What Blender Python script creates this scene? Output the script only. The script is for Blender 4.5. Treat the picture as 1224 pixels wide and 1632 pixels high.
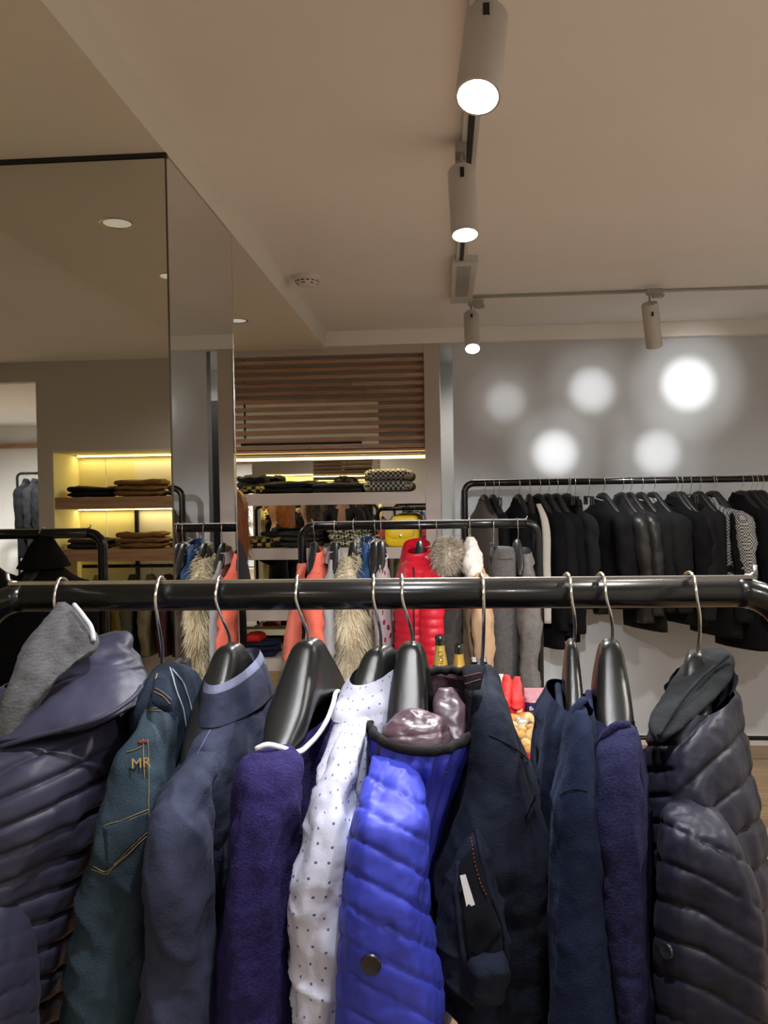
import bpy, bmesh, math, random
import numpy as np
from mathutils import Vector, Matrix
for o in list(bpy.data.objects): bpy.data.objects.remove(o)
SC = bpy.context.scene
COL = SC.collection
# ------------------------------------------------------------------ camera
YAW, PITCH, ROLL, FPX = 0.07145, -0.020789, -0.016085, 1350.0
EYE = np.array([0.0, 0.0, 1.63])
def cam_axes():
    cy, sy = math.cos(YAW), math.sin(YAW)
    f = np.array([-sy*math.cos(PITCH), cy*math.cos(PITCH), math.sin(PITCH)])
    r = np.array([cy, sy, 0.0]); u = np.cross(r, f)
    return math.cos(ROLL)*r+math.sin(ROLL)*u, -math.sin(ROLL)*r+math.cos(ROLL)*u, f
CR, CU, CF = cam_axes()
cam = bpy.data.cameras.new('camera'); camo = bpy.data.objects.new('camera', cam); COL.objects.link(camo)
m = Matrix.Identity(4)
for i in range(3):
    m[i][0], m[i][1], m[i][2], m[i][3] = CR[i], CU[i], -CF[i], EYE[i]
camo.matrix_world = m
cam.sensor_fit = 'VERTICAL'; cam.sensor_height = 36.0; cam.lens = FPX/1632*36.0
cam.clip_start = 0.05; cam.clip_end = 60
SC.camera = camo
# ------------------------------------------------------------------ world and exposure
w = bpy.data.worlds.new('world'); SC.world = w; w.use_nodes = True
w.node_tree.nodes['Background'].inputs[0].default_value = (0.9, 0.93, 1.0, 1)
w.node_tree.nodes['Background'].inputs[1].default_value = 0.05
SC.view_settings.view_transform = 'Standard'; SC.view_settings.look = 'None'
SC.view_settings.exposure = 0.0; SC.view_settings.gamma = 1.0; SC.view_settings.use_curve_mapping = False
# ------------------------------------------------------------------ lamps
def spot(loc, target, watts, angle, blend=0.6, size=0.03, color=(1, .96, .9)):
    l = bpy.data.lights.new('spot_lamp', 'SPOT'); l.energy = watts; l.spot_size = math.radians(angle); l.spot_blend = blend
    l.shadow_soft_size = size; l.color = color
    o = bpy.data.objects.new('spot_lamp', l); COL.objects.link(o); o.location = loc
    d = Vector(target)-Vector(loc); o.rotation_euler = d.to_track_quat('-Z', 'Y').to_euler()
    return o
def area(loc, rot, sx, sy, watts, color=(1, .96, .9)):
    l = bpy.data.lights.new('area_lamp', 'AREA'); l.shape = 'RECTANGLE'; l.size = sx; l.size_y = sy; l.energy = watts; l.color = color
    o = bpy.data.objects.new('area_lamp', l); COL.objects.link(o); o.location = loc; o.rotation_euler = rot
    return o
ZC_ = 2.68
WHT, WRM, YEL = (.98, .985, 1), (1, .945, .87), (1, .80, .34)
# the lamps of the two tracks (heads at the same places as the fittings below), then unseen ones added near the camera to light the racks
spot((.05, 1.50, 2.26), (-.05, .95, 1.2), 52, 75, .7, .04, WHT)
spot((.07, 2.40, 2.28), (.0, 1.2, .9), 50, 70, .7, .04, WHT)
spot((.15, 4.35, 2.26), (.1, 3.4, 1.0), 60, 70, .7, .04, WHT)
spot((1.02, 4.60, 2.20), (1.2, 5.3, .9), 26, 70, .9, .04, WHT)
for x, y, tx, ty, tz, wt, an in ((.06, .70, -.1, 1.0, 1.1, 68, 95), (.09, -.5, .0, 1.1, 1.1, 10, 60), (.09, .3, 0, 3.7, 1.15, 260, 30), (.09, -.4, -.5, 3.7, 1.15, 110, 30)):
    spot((x, y, 2.42), (tx, ty, tz), wt, an, .6, .03, WHT)
# added narrow spots, unseen and without fittings, that make the pools on the grey wall
for px, py, wt, an, wt2, an2 in ((1097, 612, 1100, 5.4, 300, 11), (943, 622, 560, 4.6, 130, 9.5), (885, 722, 720, 4.6, 160, 9), (1048, 722, 560, 4.6, 140, 10), (806, 640, 200, 4.2, 70, 8)):
    t = EYE + (5.5/(CR*((px-612)/FPX)-CU*((py-816)/FPX)+CF)[1])*(CR*((px-612)/FPX)-CU*((py-816)/FPX)+CF)
    for w_, a_ in ((wt, an), (wt2, an2)):
        spot((t[0]*.8+.1-(.6 if px == 943 else 0), 1.15, 2.6), t, w_, a_, 1.0, .02, (1, .985, .95))
# added wide fill spots, unseen and without fittings: shop, far room, passage
for x, y, z, wt in ((1.5, 1.5, 2.66, 135), (1.6, -.6, 2.66, 95), (-1.2, -.9, 2.55, 40), (-2.4, 4.2, 2.66, 60), (1.7, 3.2, 2.66, 100)):
    spot((x, y, z), (x, y, 0), wt, 165, .6, .05, WRM)
spot((-4.6, -4.6, ZC_-.02), (-4.6, -4.8, 0), 800, 165, .6, .06, WHT)
spot((.5, 6.3, ZC_-.02), (.5, 6.3, 0), 26, 165, .6, .06, WRM)
area((-1.2, 5.56, 1.888), (math.radians(-15), 0, 0), 2.1, .02, 6, YEL)
area((-2.0, -2.09, 1.972), (math.radians(12), 0, 0), 1.9, .02, 5, YEL)
area((-2.0, -2.09, 1.542), (math.radians(12), 0, 0), 1.9, .02, 5, YEL)
# ------------------------------------------------------------------ geometry helpers
def W(px, py, Y=None, X=None, Z=None):
    d = CR*((px-612)/FPX) - CU*((py-816)/FPX) + CF
    t = Y/d[1] if Y is not None else (X/d[0] if X is not None else (Z-EYE[2])/d[2])
    return EYE + t*d
def project(P):
    v = P - EYE; z = v@CF
    return 612+FPX*(v@CR)/z, 816-FPX*(v@CU)/z
def tag(o, label=None, cat=None, group=None, kind=None):
    if label: o['label'] = label
    if cat: o['category'] = cat
    if group: o['group'] = group
    if kind: o['kind'] = kind
    return o
def empty(name, loc, label, cat, group=None):
    o = bpy.data.objects.new(name, None); COL.objects.link(o); o.location = loc; o.empty_display_size = .05
    return tag(o, label, cat, group)
def link(name, me, parent=None):
    o = bpy.data.objects.new(name, me); COL.objects.link(o)
    if parent is not None:
        o.parent = parent
        o.matrix_parent_inverse = Matrix.Translation(parent.location).inverted() if parent.parent is None else (
            Matrix.Identity(4))
    return o
def mesh(name, verts, faces, mat, parent=None, smooth=False, uv=None, mats=None, midx=None):
    me = bpy.data.meshes.new(name)
    me.from_pydata([tuple(map(float, v)) for v in verts], [], [tuple(f) for f in faces])
    if mats:
        for mm in mats: me.materials.append(mm)
        me.polygons.foreach_set('material_index', midx)
    else: me.materials.append(mat)
    if uv is not None:
        lay = me.uv_layers.new(name='UVMap')
        li = np.zeros(len(me.loops), dtype=np.int32); me.loops.foreach_get('vertex_index', li)
        lay.data.foreach_set('uv', np.asarray(uv, dtype=np.float32)[li].ravel())
    if smooth: me.polygons.foreach_set('use_smooth', [True]*len(me.polygons))
    me.update()
    return link(name, me, parent)
def bm_obj(name, bm, mat, parent=None, smooth=False):
    me = bpy.data.meshes.new(name); bm.normal_update(); bm.to_mesh(me); bm.free(); me.materials.append(mat)
    if smooth: me.polygons.foreach_set('use_smooth', [True]*len(me.polygons))
    return link(name, me, parent)
def add_box(bm, x0, x1, y0, y1, z0, z1, bev=0.0):
    r = bmesh.ops.create_cube(bm, size=1.0)
    vs = r['verts']
    for v in vs: v.co = Vector((x0+(v.co.x+.5)*(x1-x0), y0+(v.co.y+.5)*(y1-y0), z0+(v.co.z+.5)*(z1-z0)))
    if bev:
        es = list({e for v in vs for e in v.link_edges})
        bmesh.ops.bevel(bm, geom=es, offset=bev, segments=2, affect='EDGES', profile=.5)
def box(name, x0, x1, y0, y1, z0, z1, mat, parent=None, bev=0.0):
    bm = bmesh.new(); add_box(bm, x0, x1, y0, y1, z0, z1, bev)
    return bm_obj(name, bm, mat, parent)
def tube_data(pts, rad, seg=12, closed=False, cap=True):
    P = np.array([np.array(p, float) for p in pts]); n = len(P)
    R = np.full(n, rad) if np.isscalar(rad) else np.array(rad)
    T = np.gradient(P, axis=0) if not closed else (np.roll(P, -1, 0)-np.roll(P, 1, 0))
    T /= np.linalg.norm(T, axis=1)[:, None]+1e-12
    ref = np.array([0, 0, 1.0]) if abs(T[0][2]) < .9 else np.array([1.0, 0, 0])
    N = ref-T[0]*(ref@T[0]); N /= np.linalg.norm(N)
    V = []
    for i in range(n):
        N = N-T[i]*(N@T[i]); N /= np.linalg.norm(N)+1e-12; B = np.cross(T[i], N)
        for k in range(seg):
            a = 2*math.pi*k/seg; V.append(P[i]+R[i]*(math.cos(a)*N+math.sin(a)*B))
    F = []
    for i in range(n if closed else n-1):
        j = (i+1) % n
        for k in range(seg): F.append((i*seg+k, i*seg+(k+1) % seg, j*seg+(k+1) % seg, j*seg+k))
    if cap and not closed:
        F.append(tuple(range(seg))[::-1]); F.append(tuple((n-1)*seg+k for k in range(seg)))
    return V, F
def tube(name, pts, rad, mat, parent=None, seg=12, closed=False):
    V, F = tube_data(pts, rad, seg, closed); return mesh(name, V, F, mat, parent, True)
def tubes(name, lists, rad, mat, parent=None, seg=6):
    V, F = [], []
    for pts in lists:
        v, f = tube_data(pts, rad, seg); b = len(V); V += v; F += [tuple(i+b for i in q) for q in f]
    return mesh(name, V, F, mat, parent, True)
def smooth_path(pts, n=40):
    P = np.array([np.array(p, float) for p in pts]); t = np.r_[0, np.cumsum(np.linalg.norm(np.diff(P, axis=0), axis=1)+1e-9)]
    return herm(t, P, np.linspace(0, t[-1], n))
def herm(t, P, q):
    t = np.asarray(t, float); P = np.asarray(P, float); n = len(t)
    d = np.diff(P, axis=0)/np.diff(t)[:, None]
    m = np.zeros_like(P); m[0] = d[0]; m[-1] = d[-1]
    if n > 2:
        h = np.diff(t)[:, None]; m[1:-1] = (d[:-1]*h[1:]+d[1:]*h[:-1])/(h[1:]+h[:-1])
    i = np.clip(np.searchsorted(t, q, side='right')-1, 0, n-2); h = (t[i+1]-t[i])[:, None]; s = ((q-t[i])[:, None])/h
    return (2*s**3-3*s**2+1)*P[i]+(s**3-2*s**2+s)*h*m[i]+(-2*s**3+3*s**2)*P[i+1]+(s**3-s**2)*h*m[i+1]
def lathe(name, prof, loc, mat, parent=None, seg=28, axis=(0, 0, 1), smooth=True):
    V, F = [], []
    q = Vector((0, 0, 1)).rotation_difference(Vector(axis))
    for r, z in prof:
        for k in range(seg):
            a = 2*math.pi*k/seg; p = q @ Vector((r*math.cos(a), r*math.sin(a), z)); V.append((p.x+loc[0], p.y+loc[1], p.z+loc[2]))
    for i in range(len(prof)-1):
        for k in range(seg): F.append((i*seg+k, i*seg+(k+1) % seg, (i+1)*seg+(k+1) % seg, (i+1)*seg+k))
    if prof[0][0] > 1e-4: F.append(tuple(range(seg))[::-1])
    if prof[-1][0] > 1e-4: F.append(tuple((len(prof)-1)*seg+k for k in range(seg)))
    o = mesh(name, V, F, mat, parent, smooth)
    if smooth:
        bm = bmesh.new(); bm.from_mesh(o.data); bmesh.ops.remove_doubles(bm, verts=bm.verts, dist=1e-6)
        for e in bm.edges:
            if len(e.link_faces) == 2 and e.calc_face_angle(0) > .7: e.smooth = False
        bm.to_mesh(o.data); bm.free()
    return o
def vnoise(p, seed=0):
    i = np.floor(p).astype(np.int64); f = p-i; f = f*f*(3-2*f); r = 0
    for dx in (0, 1):
        for dy in (0, 1):
            for dz in (0, 1):
                h = (i[..., 0]+dx)*374761393+(i[..., 1]+dy)*668265263+(i[..., 2]+dz)*2147483647+seed*144665
                h = (h ^ (h >> 13))*1274126177; h = (h ^ (h >> 16)) & 0xffff
                r = r+(h/32767.5-1)*(f[..., 0] if dx else 1-f[..., 0])*(f[..., 1] if dy else 1-f[..., 1])*(f[..., 2] if dz else 1-f[..., 2])
    return r
def fbm(p, seed=0, oct=3):
    return sum(vnoise(p*2**k+7.3*k, seed+k)*.5**k for k in range(oct))
# rings: each station is (centre, near half axis, left half width, right half width)
def B(py, L, R, Y, d, tz=0.0, tx=0.0):
    a, b = W(L, py, Y), W(R, py, Y); c = (a+b)/2
    return np.concatenate([c, np.array([tx, -d, tz]), a-c, b-c])
def Q(N, F, hL, hR=None):
    N, F = W(*N), W(*F); c = (N+F)/2; A = (N-F)/2
    n = np.cross(A, (0, 0, 1)); n /= np.linalg.norm(n)
    if n[0] > 0: n = -n
    return np.concatenate([c, A, n*hL, -n*(hR if hR is not None else hL)])
def RW(c, A, Lv, Rv=None):
    Lv = np.array(Lv, float)
    return np.concatenate([np.array(c, float), np.array(A, float), Lv, -Lv if Rv is None else np.array(Rv, float)])
LOFT = {}
def sgp(x, e): return np.sign(x)*np.abs(x)**e
def loft(name, sts, mat, parent=None, nu=72, nv=130, e=2.2, disp=None, captop=0, capbot=1, fold=0.0, fscale=(22, 22, 4), seed=0, mats=None, pick=None):
    S = np.array(sts); t = np.r_[0, np.cumsum(np.linalg.norm(np.diff(S[:, :3], axis=0), axis=1)+.3*np.linalg.norm(np.diff(S[:, 3:], axis=0), axis=1)+1e-6)]
    q = np.linspace(0, t[-1], nv); G = herm(t, S, q)
    a = np.linspace(0, 2*math.pi, nu, endpoint=False)
    ca, sa = sgp(np.cos(a), 2/e), sgp(np.sin(a), 2/e)
    c, A, Lv, Rv = G[:, None, 0:3], G[:, None, 3:6], G[:, None, 6:9], G[:, None, 9:12]
    P = c+A*ca[None, :, None]+np.where((sa >= 0)[None, :, None], Lv*np.abs(sa)[None, :, None], Rv*np.abs(sa)[None, :, None])
    def normals(P):
        du = np.roll(P, -1, 1)-np.roll(P, 1, 1); dv = np.gradient(P, axis=0)
        n = np.cross(du, dv); n /= np.linalg.norm(n, axis=2)[..., None]+1e-12
        if ((n*(P-c)).sum(2)).mean() < 0: n = -n
        return n
    n = normals(P)
    px, py = project(P.reshape(-1, 3)); px = px.reshape(nv, nu); py = py.reshape(nv, nu)
    u = np.broadcast_to(a[None, :]/(2*math.pi), (nv, nu)); v = np.broadcast_to((q/t[-1])[:, None], (nv, nu))
    if fold:
        fs = np.array(fscale, float)
        ramp = np.clip(v*4, 0, 1)
        P = P+n*(fold*ramp*fbm(P*fs, seed+11))[..., None]
        P = P+n*(fold*.25*fbm(P*45, seed+5))[..., None]
        rg = 1-np.abs(vnoise(P*np.array([fs[0]*.9, fs[1]*.9, fs[2]*1.9])+np.array([0, 0, 1.0])*P[..., :1]*14, seed+31)); P = P+n*(fold*.75*ramp*(rg**3-.35))[..., None]
    if disp is not None:
        P = P+n*disp(px, py, u, v, P)[..., None]
    n = normals(P)
    V = P.reshape(-1, 3); i = np.arange(nv-1)[:, None]*nu; k = np.arange(nu)[None, :]; k2 = (k+1) % nu
    F = np.stack([i+k, i+k2, i+nu+k2, i+nu+k], 2).reshape(-1, 4).tolist()
    du = np.linalg.norm(np.roll(P, -1, 1)-P, axis=2).mean(); UV = np.stack([np.broadcast_to(np.arange(nu)[None, :]*du, (nv, nu)), np.broadcast_to(q[:, None], (nv, nu))], 2).reshape(-1, 2)
    V = list(V); UV = list(UV)
    midx = None
    if captop:
        V.append(P[0].mean(0)); UV.append((0, 0)); F += [(len(V)-1, (k+1) % nu, k) for k in range(nu)]
    if capbot:
        b = (nv-1)*nu; V.append(P[-1].mean(0)); UV.append((0, 0)); F += [(len(V)-1, b+k, b+(k+1) % nu) for k in range(nu)]
    if mats:
        sel = np.asarray(pick(px, py, u, v)).astype(int)[:-1].ravel().tolist(); midx = sel+[sel[-1]]*(len(F)-len(sel))
    o = mesh(name, V, F, mat, parent, True, UV, mats, midx)
    LOFT[o.name] = (P.reshape(-1, 3), n.reshape(-1, 3))
    return o
def on(o, px, py, off=.002, nrm=False):
    P, n = LOFT[o.name]; X, Y = project(P)
    f = ((EYE-P)*n).sum(1) > 0
    d = (X-px)**2+(Y-py)**2+np.where(f, 0, 1e6)
    dist = np.linalg.norm(P-EYE, axis=1)
    near = d < d.min()+60
    idx = np.where(near)[0]; fr = dist[idx] < dist[idx].min()+.05; idx = idx[fr]; idx = idx[np.argsort(d[idx])[:4]]
    wgt = 1/(d[idx]+1)
    p = (P[idx]*wgt[:, None]).sum(0)/wgt.sum(); nn = n[idx].mean(0); nn /= np.linalg.norm(nn)
    return (p+nn*off, nn) if nrm else p+nn*off
def stitch(name, o, lines, mat, parent, rad=.0008, off=.0012, dash=0, n=30):
    ls = []
    for L in lines:
        pts = smooth_path([on(o, x, y, off) for x, y in densify(L)], n)
        if dash:
            for i in range(0, n-1, 2): ls.append([pts[i], pts[i+1]])
        else: ls.append(pts)
    return tubes(name, ls, rad, mat, parent, 5)
def densify(L, step=12):
    out = [L[0]]
    for (x0, y0), (x1, y1) in zip(L[:-1], L[1:]):
        k = max(1, int(math.hypot(x1-x0, y1-y0)/step))
        out += [(x0+(x1-x0)*j/k, y0+(y1-y0)*j/k) for j in range(1, k+1)]
    return out
def patch(name, o, quad, mat, parent, nu=10, nv=10, off=.003, th=.002):
    (a, b, c, d) = [np.array(q, float) for q in quad]
    V, F = [], []
    for lay in (off, off-th-.004):
        for j in range(nv+1):
            for i in range(nu+1):
                s, t = i/nu, j/nv; p = (a*(1-s)+b*s)*(1-t)+(d*(1-s)+c*s)*t
                V.append(on(o, p[0], p[1], lay))
    st = nu+1; N = st*(nv+1)
    for j in range(nv):
        for i in range(nu): F.append((j*st+i, j*st+i+1, (j+1)*st+i+1, (j+1)*st+i))
    rim = [i for i in range(st)]+[j*st+nu for j in range(1, nv+1)]+[nv*st+i for i in range(nu-1, -1, -1)]+[j*st for j in range(nv-1, 0, -1)]
    for x, y in zip(rim, rim[1:]+rim[:1]): F.append((x, N+x, N+y, y))
    return mesh(name, V, F, mat, parent, True)
def quilt(k, pitch, amp=.008, phase=0.0, curve=0.0, x0=0.0, puck=0.0008):
    def d(px, py, u, v, P):
        s = (py-k*(px-x0)-curve*(px-x0)**2)/pitch+phase
        h = 1-(1-np.abs(np.sin(math.pi*s)))**3
        return .33*amp*(h-.8)+puck*fbm(P*np.array([70, 70, 28]), 3)*(1.4-h)*2
    return d
# ------------------------------------------------------------------ materials
def mat(name, rgb, rough=.6, metal=0.0, spec=.5, var=0.0, vscale=8.0, vstretch=(1, 1, 1), bump=0.0, bscale=200.0, sheen=0.0, coat=0.0, rgb2=None, emit=None, estr=0.0, alpha=1.0, trans=0.0, sheen_rgb=None, detail=3.0):
    if rough >= .74 and spec == .5: spec = .14
    M = bpy.data.materials.new(name); M.use_nodes = True; nt = M.node_tree; b = nt.nodes['Principled BSDF']
    b.inputs['Base Color'].default_value = (*rgb, 1); b.inputs['Roughness'].default_value = rough; b.inputs['Metallic'].default_value = metal
    b.inputs['Specular IOR Level'].default_value = spec; b.inputs['Coat Weight'].default_value = coat
    b.inputs['Sheen Weight'].default_value = sheen*.05; b.inputs['Alpha'].default_value = alpha; b.inputs['Transmission Weight'].default_value = trans
    if sheen_rgb: b.inputs['Sheen Tint'].default_value = (*sheen_rgb, 1)
    if emit: b.inputs['Emission Color'].default_value = (*emit, 1); b.inputs['Emission Strength'].default_value = estr
    tc = nt.nodes.new('ShaderNodeTexCoord')
    if var or rgb2:
        mp = nt.nodes.new('ShaderNodeMapping'); mp.inputs['Scale'].default_value = vstretch; nt.links.new(tc.outputs['Object'], mp.inputs[0])
        nz = nt.nodes.new('ShaderNodeTexNoise'); nz.inputs['Scale'].default_value = vscale; nz.inputs['Detail'].default_value = detail; nt.links.new(mp.outputs[0], nz.inputs['Vector'])
        cr = nt.nodes.new('ShaderNodeValToRGB'); nt.links.new(nz.outputs['Fac'], cr.inputs[0])
        lo = [c*(1-var) for c in rgb]; hi = [min(1, c*(1+var)) for c in (rgb2 or rgb)]
        cr.color_ramp.elements[0].position = .3; cr.color_ramp.elements[1].position = .7
        cr.color_ramp.elements[0].color = (*lo, 1); cr.color_ramp.elements[1].color = (*hi, 1)
        nt.links.new(cr.outputs[0], b.inputs['Base Color'])
    if bump:
        nz2 = nt.nodes.new('ShaderNodeTexNoise'); nz2.inputs['Scale'].default_value = bscale; nz2.inputs['Detail'].default_value = 2; nt.links.new(tc.outputs['Object'], nz2.inputs['Vector'])
        bp = nt.nodes.new('ShaderNodeBump'); bp.inputs['Strength'].default_value = bump; bp.inputs['Distance'].default_value = .002
        nt.links.new(nz2.outputs['Fac'], bp.inputs['Height']); nt.links.new(bp.outputs[0], b.inputs['Normal'])
    return M
def base_link(M, node_out):
    M.node_tree.links.new(node_out, M.node_tree.nodes['Principled BSDF'].inputs['Base Color'])
def dotted(name, rgb, dot, scale=60.0, size=.16, rand=.35, rough=.75, coord='UV', bump=.15):
    M = mat(name, rgb, rough, bump=bump, bscale=300); nt = M.node_tree
    tc = nt.nodes.new('ShaderNodeTexCoord'); vo = nt.nodes.new('ShaderNodeTexVoronoi'); vo.inputs['Scale'].default_value = scale; vo.inputs['Randomness'].default_value = rand; vo.voronoi_dimensions = '2D' if coord == 'UV' else '3D'
    nt.links.new(tc.outputs[coord], vo.inputs['Vector'])
    lt = nt.nodes.new('ShaderNodeMath'); lt.operation = 'LESS_THAN'; lt.inputs[1].default_value = size; nt.links.new(vo.outputs['Distance'], lt.inputs[0])
    mx = nt.nodes.new('ShaderNodeMix'); mx.data_type = 'RGBA'; nt.links.new(lt.outputs[0], mx.inputs[0])
    mx.inputs[6].default_value = (*rgb, 1); mx.inputs[7].default_value = (*dot, 1); base_link(M, mx.outputs[2]); return M
def checked(name, c1, c2, scale, rough=.85, coord='Object', rot=(0, 0, 0)):
    M = mat(name, c1, rough, bump=.3, bscale=250); nt = M.node_tree
    tc = nt.nodes.new('ShaderNodeTexCoord'); mp = nt.nodes.new('ShaderNodeMapping'); mp.inputs['Scale'].default_value = (scale,)*3; mp.inputs['Rotation'].default_value = rot
    ck = nt.nodes.new('ShaderNodeTexChecker'); ck.inputs['Scale'].default_value = 1.0
    ck.inputs['Color1'].default_value = (*c1, 1); ck.inputs['Color2'].default_value = (*c2, 1)
    nt.links.new(tc.outputs[coord], mp.inputs[0]); nt.links.new(mp.outputs[0], ck.inputs[0]); base_link(M, ck.outputs[0]); return M
def S(r, g, b):
    f = lambda c: (c/255/12.92 if c <= 10 else ((c/255+.055)/1.055)**2.4)
    return (f(r), f(g), f(b))
M_CEIL = mat('ceiling_paint', (.85, .825, .80), .8, var=.02, vscale=1.5)
M_SOFF = mat('soffit_paint_dimmed', (.72, .685, .60), .8)  # the ceiling's white, darkened because less light reaches the soffit
M_WALL = mat('grey_wall_paint', (.60, .635, .68), .42, var=.02, vscale=2, spec=.35)
M_WALLW = mat('white_wall_paint', (.78, .78, .76), .6)
M_UNIT = mat('taupe_lacquer', (.50, .43, .385), .5, var=.02)
M_REAR = mat('rear_wall_paint', (.56, .52, .47), .7)
M_BLACK = mat('black_powder_coat', (.005, .005, .0055), .25, spec=.4, coat=.12, bump=.05, bscale=700)
M_CHROME = mat('chrome_wire', (.75, .74, .70), .18, metal=1.0)
M_STEEL = mat('grey_steel_strip', (.33, .32, .31), .32, metal=1.0)
M_HANG = mat('black_hanger_plastic', (.010, .011, .011), .27, spec=.42, bump=.14, bscale=1100)
M_HANGS = mat('black_hanger_plastic_far', (.012, .012, .013), .4)
M_LAMP = mat('lamp_housing', (.52, .50, .47), .5)
M_LAMPD = mat('lamp_adapter', (.30, .29, .28), .5)
M_GLOW = mat('lamp_lens_glow', (1, 1, 1), .5, emit=(1, .97, .92), estr=28)
M_LED = mat('warm_led_strip', (1, .9, .6), .5, emit=(1, .80, .36), estr=9)
M_DARK = mat('shadow_gap_black', (.01, .009, .008), .7)
M_MIRROR = mat('tinted_mirror', (.70, .70, .66), .006, metal=1.0)
M_MIRROR2 = mat('niche_mirror', (.80, .79, .74), .006, metal=1.0)
M_EDGE = mat('mirror_edge', (.10, .09, .07), .3, metal=.6)
def wood(name, c1, c2, sc=(1, 14, 14), scale=2.2, rough=.45, bump=.1):
    return mat(name, c1, rough, var=.12, rgb2=c2, vscale=scale, vstretch=sc, detail=6, bump=bump, bscale=60)
M_PLANKS = [wood('floor_oak_a', (.31, .21, .115), (.42, .30, .175)), wood('floor_oak_b', (.27, .185, .10), (.38, .265, .155)), wood('floor_oak_c', (.35, .24, .135), (.46, .33, .20))]
M_SLATS = [wood('slat_redwood_a', (.30, .165, .10), (.42, .25, .155), (1.2, 30, 30), 4), wood('slat_redwood_b', (.34, .19, .12), (.48, .30, .19), (1.2, 30, 30), 4), wood('slat_redwood_c', (.25, .135, .085), (.36, .21, .135), (1.2, 30, 30), 4)]
M_SHELFW = wood('shelf_oak', (.30, .165, .085), (.40, .235, .13), (1, 20, 20), 3)
M_PLINTH = wood('plinth_wood', (.23, .15, .075), (.32, .21, .11), (1, 20, 20), 3)
M_CREAM = mat('cream_niche_paint', (.80, .74, .42), .6)
# ------------------------------------------------------------------ the room
random.seed(4)
XL, XR, YB, YF, ZC, ZS = -3.6, 2.7, -1.7, 5.5, 2.68, 2.57
PXR = -0.743
def st(o): return tag(o, kind='structure')
fl = st(box('floor', -6.7, XR+.1, -7.1, 7.0, -.12, -.012, M_PLINTH))
k = 0; y = YB
plank_me = {}
while y < 5.98:
    x = XL-random.uniform(0, 1.4)
    while x < XR:
        L = random.choice((1.2, 1.5, 1.8)); x0, x1 = max(x, XL), min(x+L, XR)
        if x1-x0 > .1:
            box('plank', x0+.0012, x1-.0012, y+.0012, y+.1488+.0012*0, -.012, random.uniform(-.0006, .0004), random.choice(M_PLANKS), fl); k += 1
        x += L
    y += .15
st(box('ceiling', -6.7, XR+.1, -7.1, 7.0, ZC, ZC+.1, M_CEIL))
so = st(box('ceiling_soffit', -1.53, PXR, YB, 5.42, ZS, ZC+.02, M_SOFF))
st(box('beam_back', XL, XR, 5.42, 5.5, 2.588, ZC+.02, M_CEIL))
st(box('wall_back', .065, XR, YF, YF+.1, -.02, ZC+.02, M_WALL))
st(box('baseboard_back', .065, XR, YF-.012, YF, 0, .07, M_WALLW))
st(box('wall_right', XR, XR+.1, -7.1, 7.0, -.02, ZC+.02, M_WALLW))
st(box('wall_left', XL-.1, XL, YB-.1, 7.0, -.02, ZC+.02, M_WALLW))
# passage beyond the shelf unit
st(box('wall_passage', -1.0, 1.4, 6.9, 7.0, -.02, ZC+.02, M_WALLW))
st(box('wall_passage_left', -.08, -.02, 5.97, 6.9, -.02, ZC+.02, M_WALLW))
dk = st(box('door_1', .2, 1.1, 6.84, 6.9, 0, 2.42, mat('black_door', (.012, .013, .016), .5)))
lathe('door_handle', [(.0, 0), (.022, 0), (.026, .02), (.026, .03), (.0, .035)], (.28, 6.84, 1.05), M_CHROME, dk, axis=(0, -1, 0))
# mirrored pillar
pil = st(box('pillar', -1.36, PXR-.012, 2.292, 2.98, 0, ZS, M_DARK))
def mpanel(x0, x1, y0, y1, z0, z1):
    o = box('mirror_panel', x0, x1, y0, y1, z0, z1, M_MIRROR, pil, .0018); return o
mpanel(-1.36, PXR-.001, 2.28, 2.291, .02, ZS-.013)
mpanel(PXR-.011, PXR, 2.282, 2.98, .02, ZS-.006)
mpanel(-1.36, PXR-.001, 2.981, 2.992, .02, ZS-.006)
mpanel(-1.372, -1.361, 2.282, 2.98, .02, ZS-.006)
box('edge_trim', PXR-.0035, PXR+.0012, 2.2785, 2.282, .02, ZS-.006, M_EDGE, pil)
box('edge_trim', PXR-.008, PXR+.001, 2.9925, 2.995, .02, ZS-.006, mat('bright_mirror_edge', (.7, .72, .7), .12, metal=1), pil)
box('top_gap', -1.36, PXR+.001, 2.276, 2.292, ZS-.012, ZS, M_DARK, pil)
# ------------------------------------------------------------------ niche shelf unit
UL, UR, NL, NR, NY, NB = -3.6, -.02, -2.3, -.12, 5.45, 5.90
un = empty('shelf_unit', (-1.2, NY, 0), 'taupe built-in shelf unit with mirrored niche below a slatted wood panel', 'shelf unit')
box('stile', NR, UR, NY, NB+.06, 0, 2.588, M_UNIT, un, .003)
box('stile', UL, NL, NY, NB+.06, 0, 2.588, M_UNIT, un, .003)
box('header', NL, NR, NY, NB+.06, 2.535, 2.588, M_UNIT, un)
box('back_mirror', NL, NR, NB, NB+.02, .36, 1.905, M_MIRROR2, un)
box('back_panel', NL, NR, NB, NB+.02, 1.905, 2.535, M_PLINTH, un)
for z0, z1 in ((1.568, 1.645), (1.214, 1.288), (.815, .885), (.485, .565)):
    box('shelf_board', NL, NR, NY+.004, NB, z0, z1, M_UNIT, un, .003)
box('painted_lit_ledge', NL, NR, NB-.06, NB-.004, .655, .70, M_CREAM, un, .002)  # added ledge; the light bar's yellow is put into its colour
box('plinth_board', NL, NR, NY+.004, NY+.03, .30, .485, M_PLINTH, un, .002)
box('plinth_board', NL, NR, NY+.012, NY+.03, .0, .297, M_PLINTH, un, .002)
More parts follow.
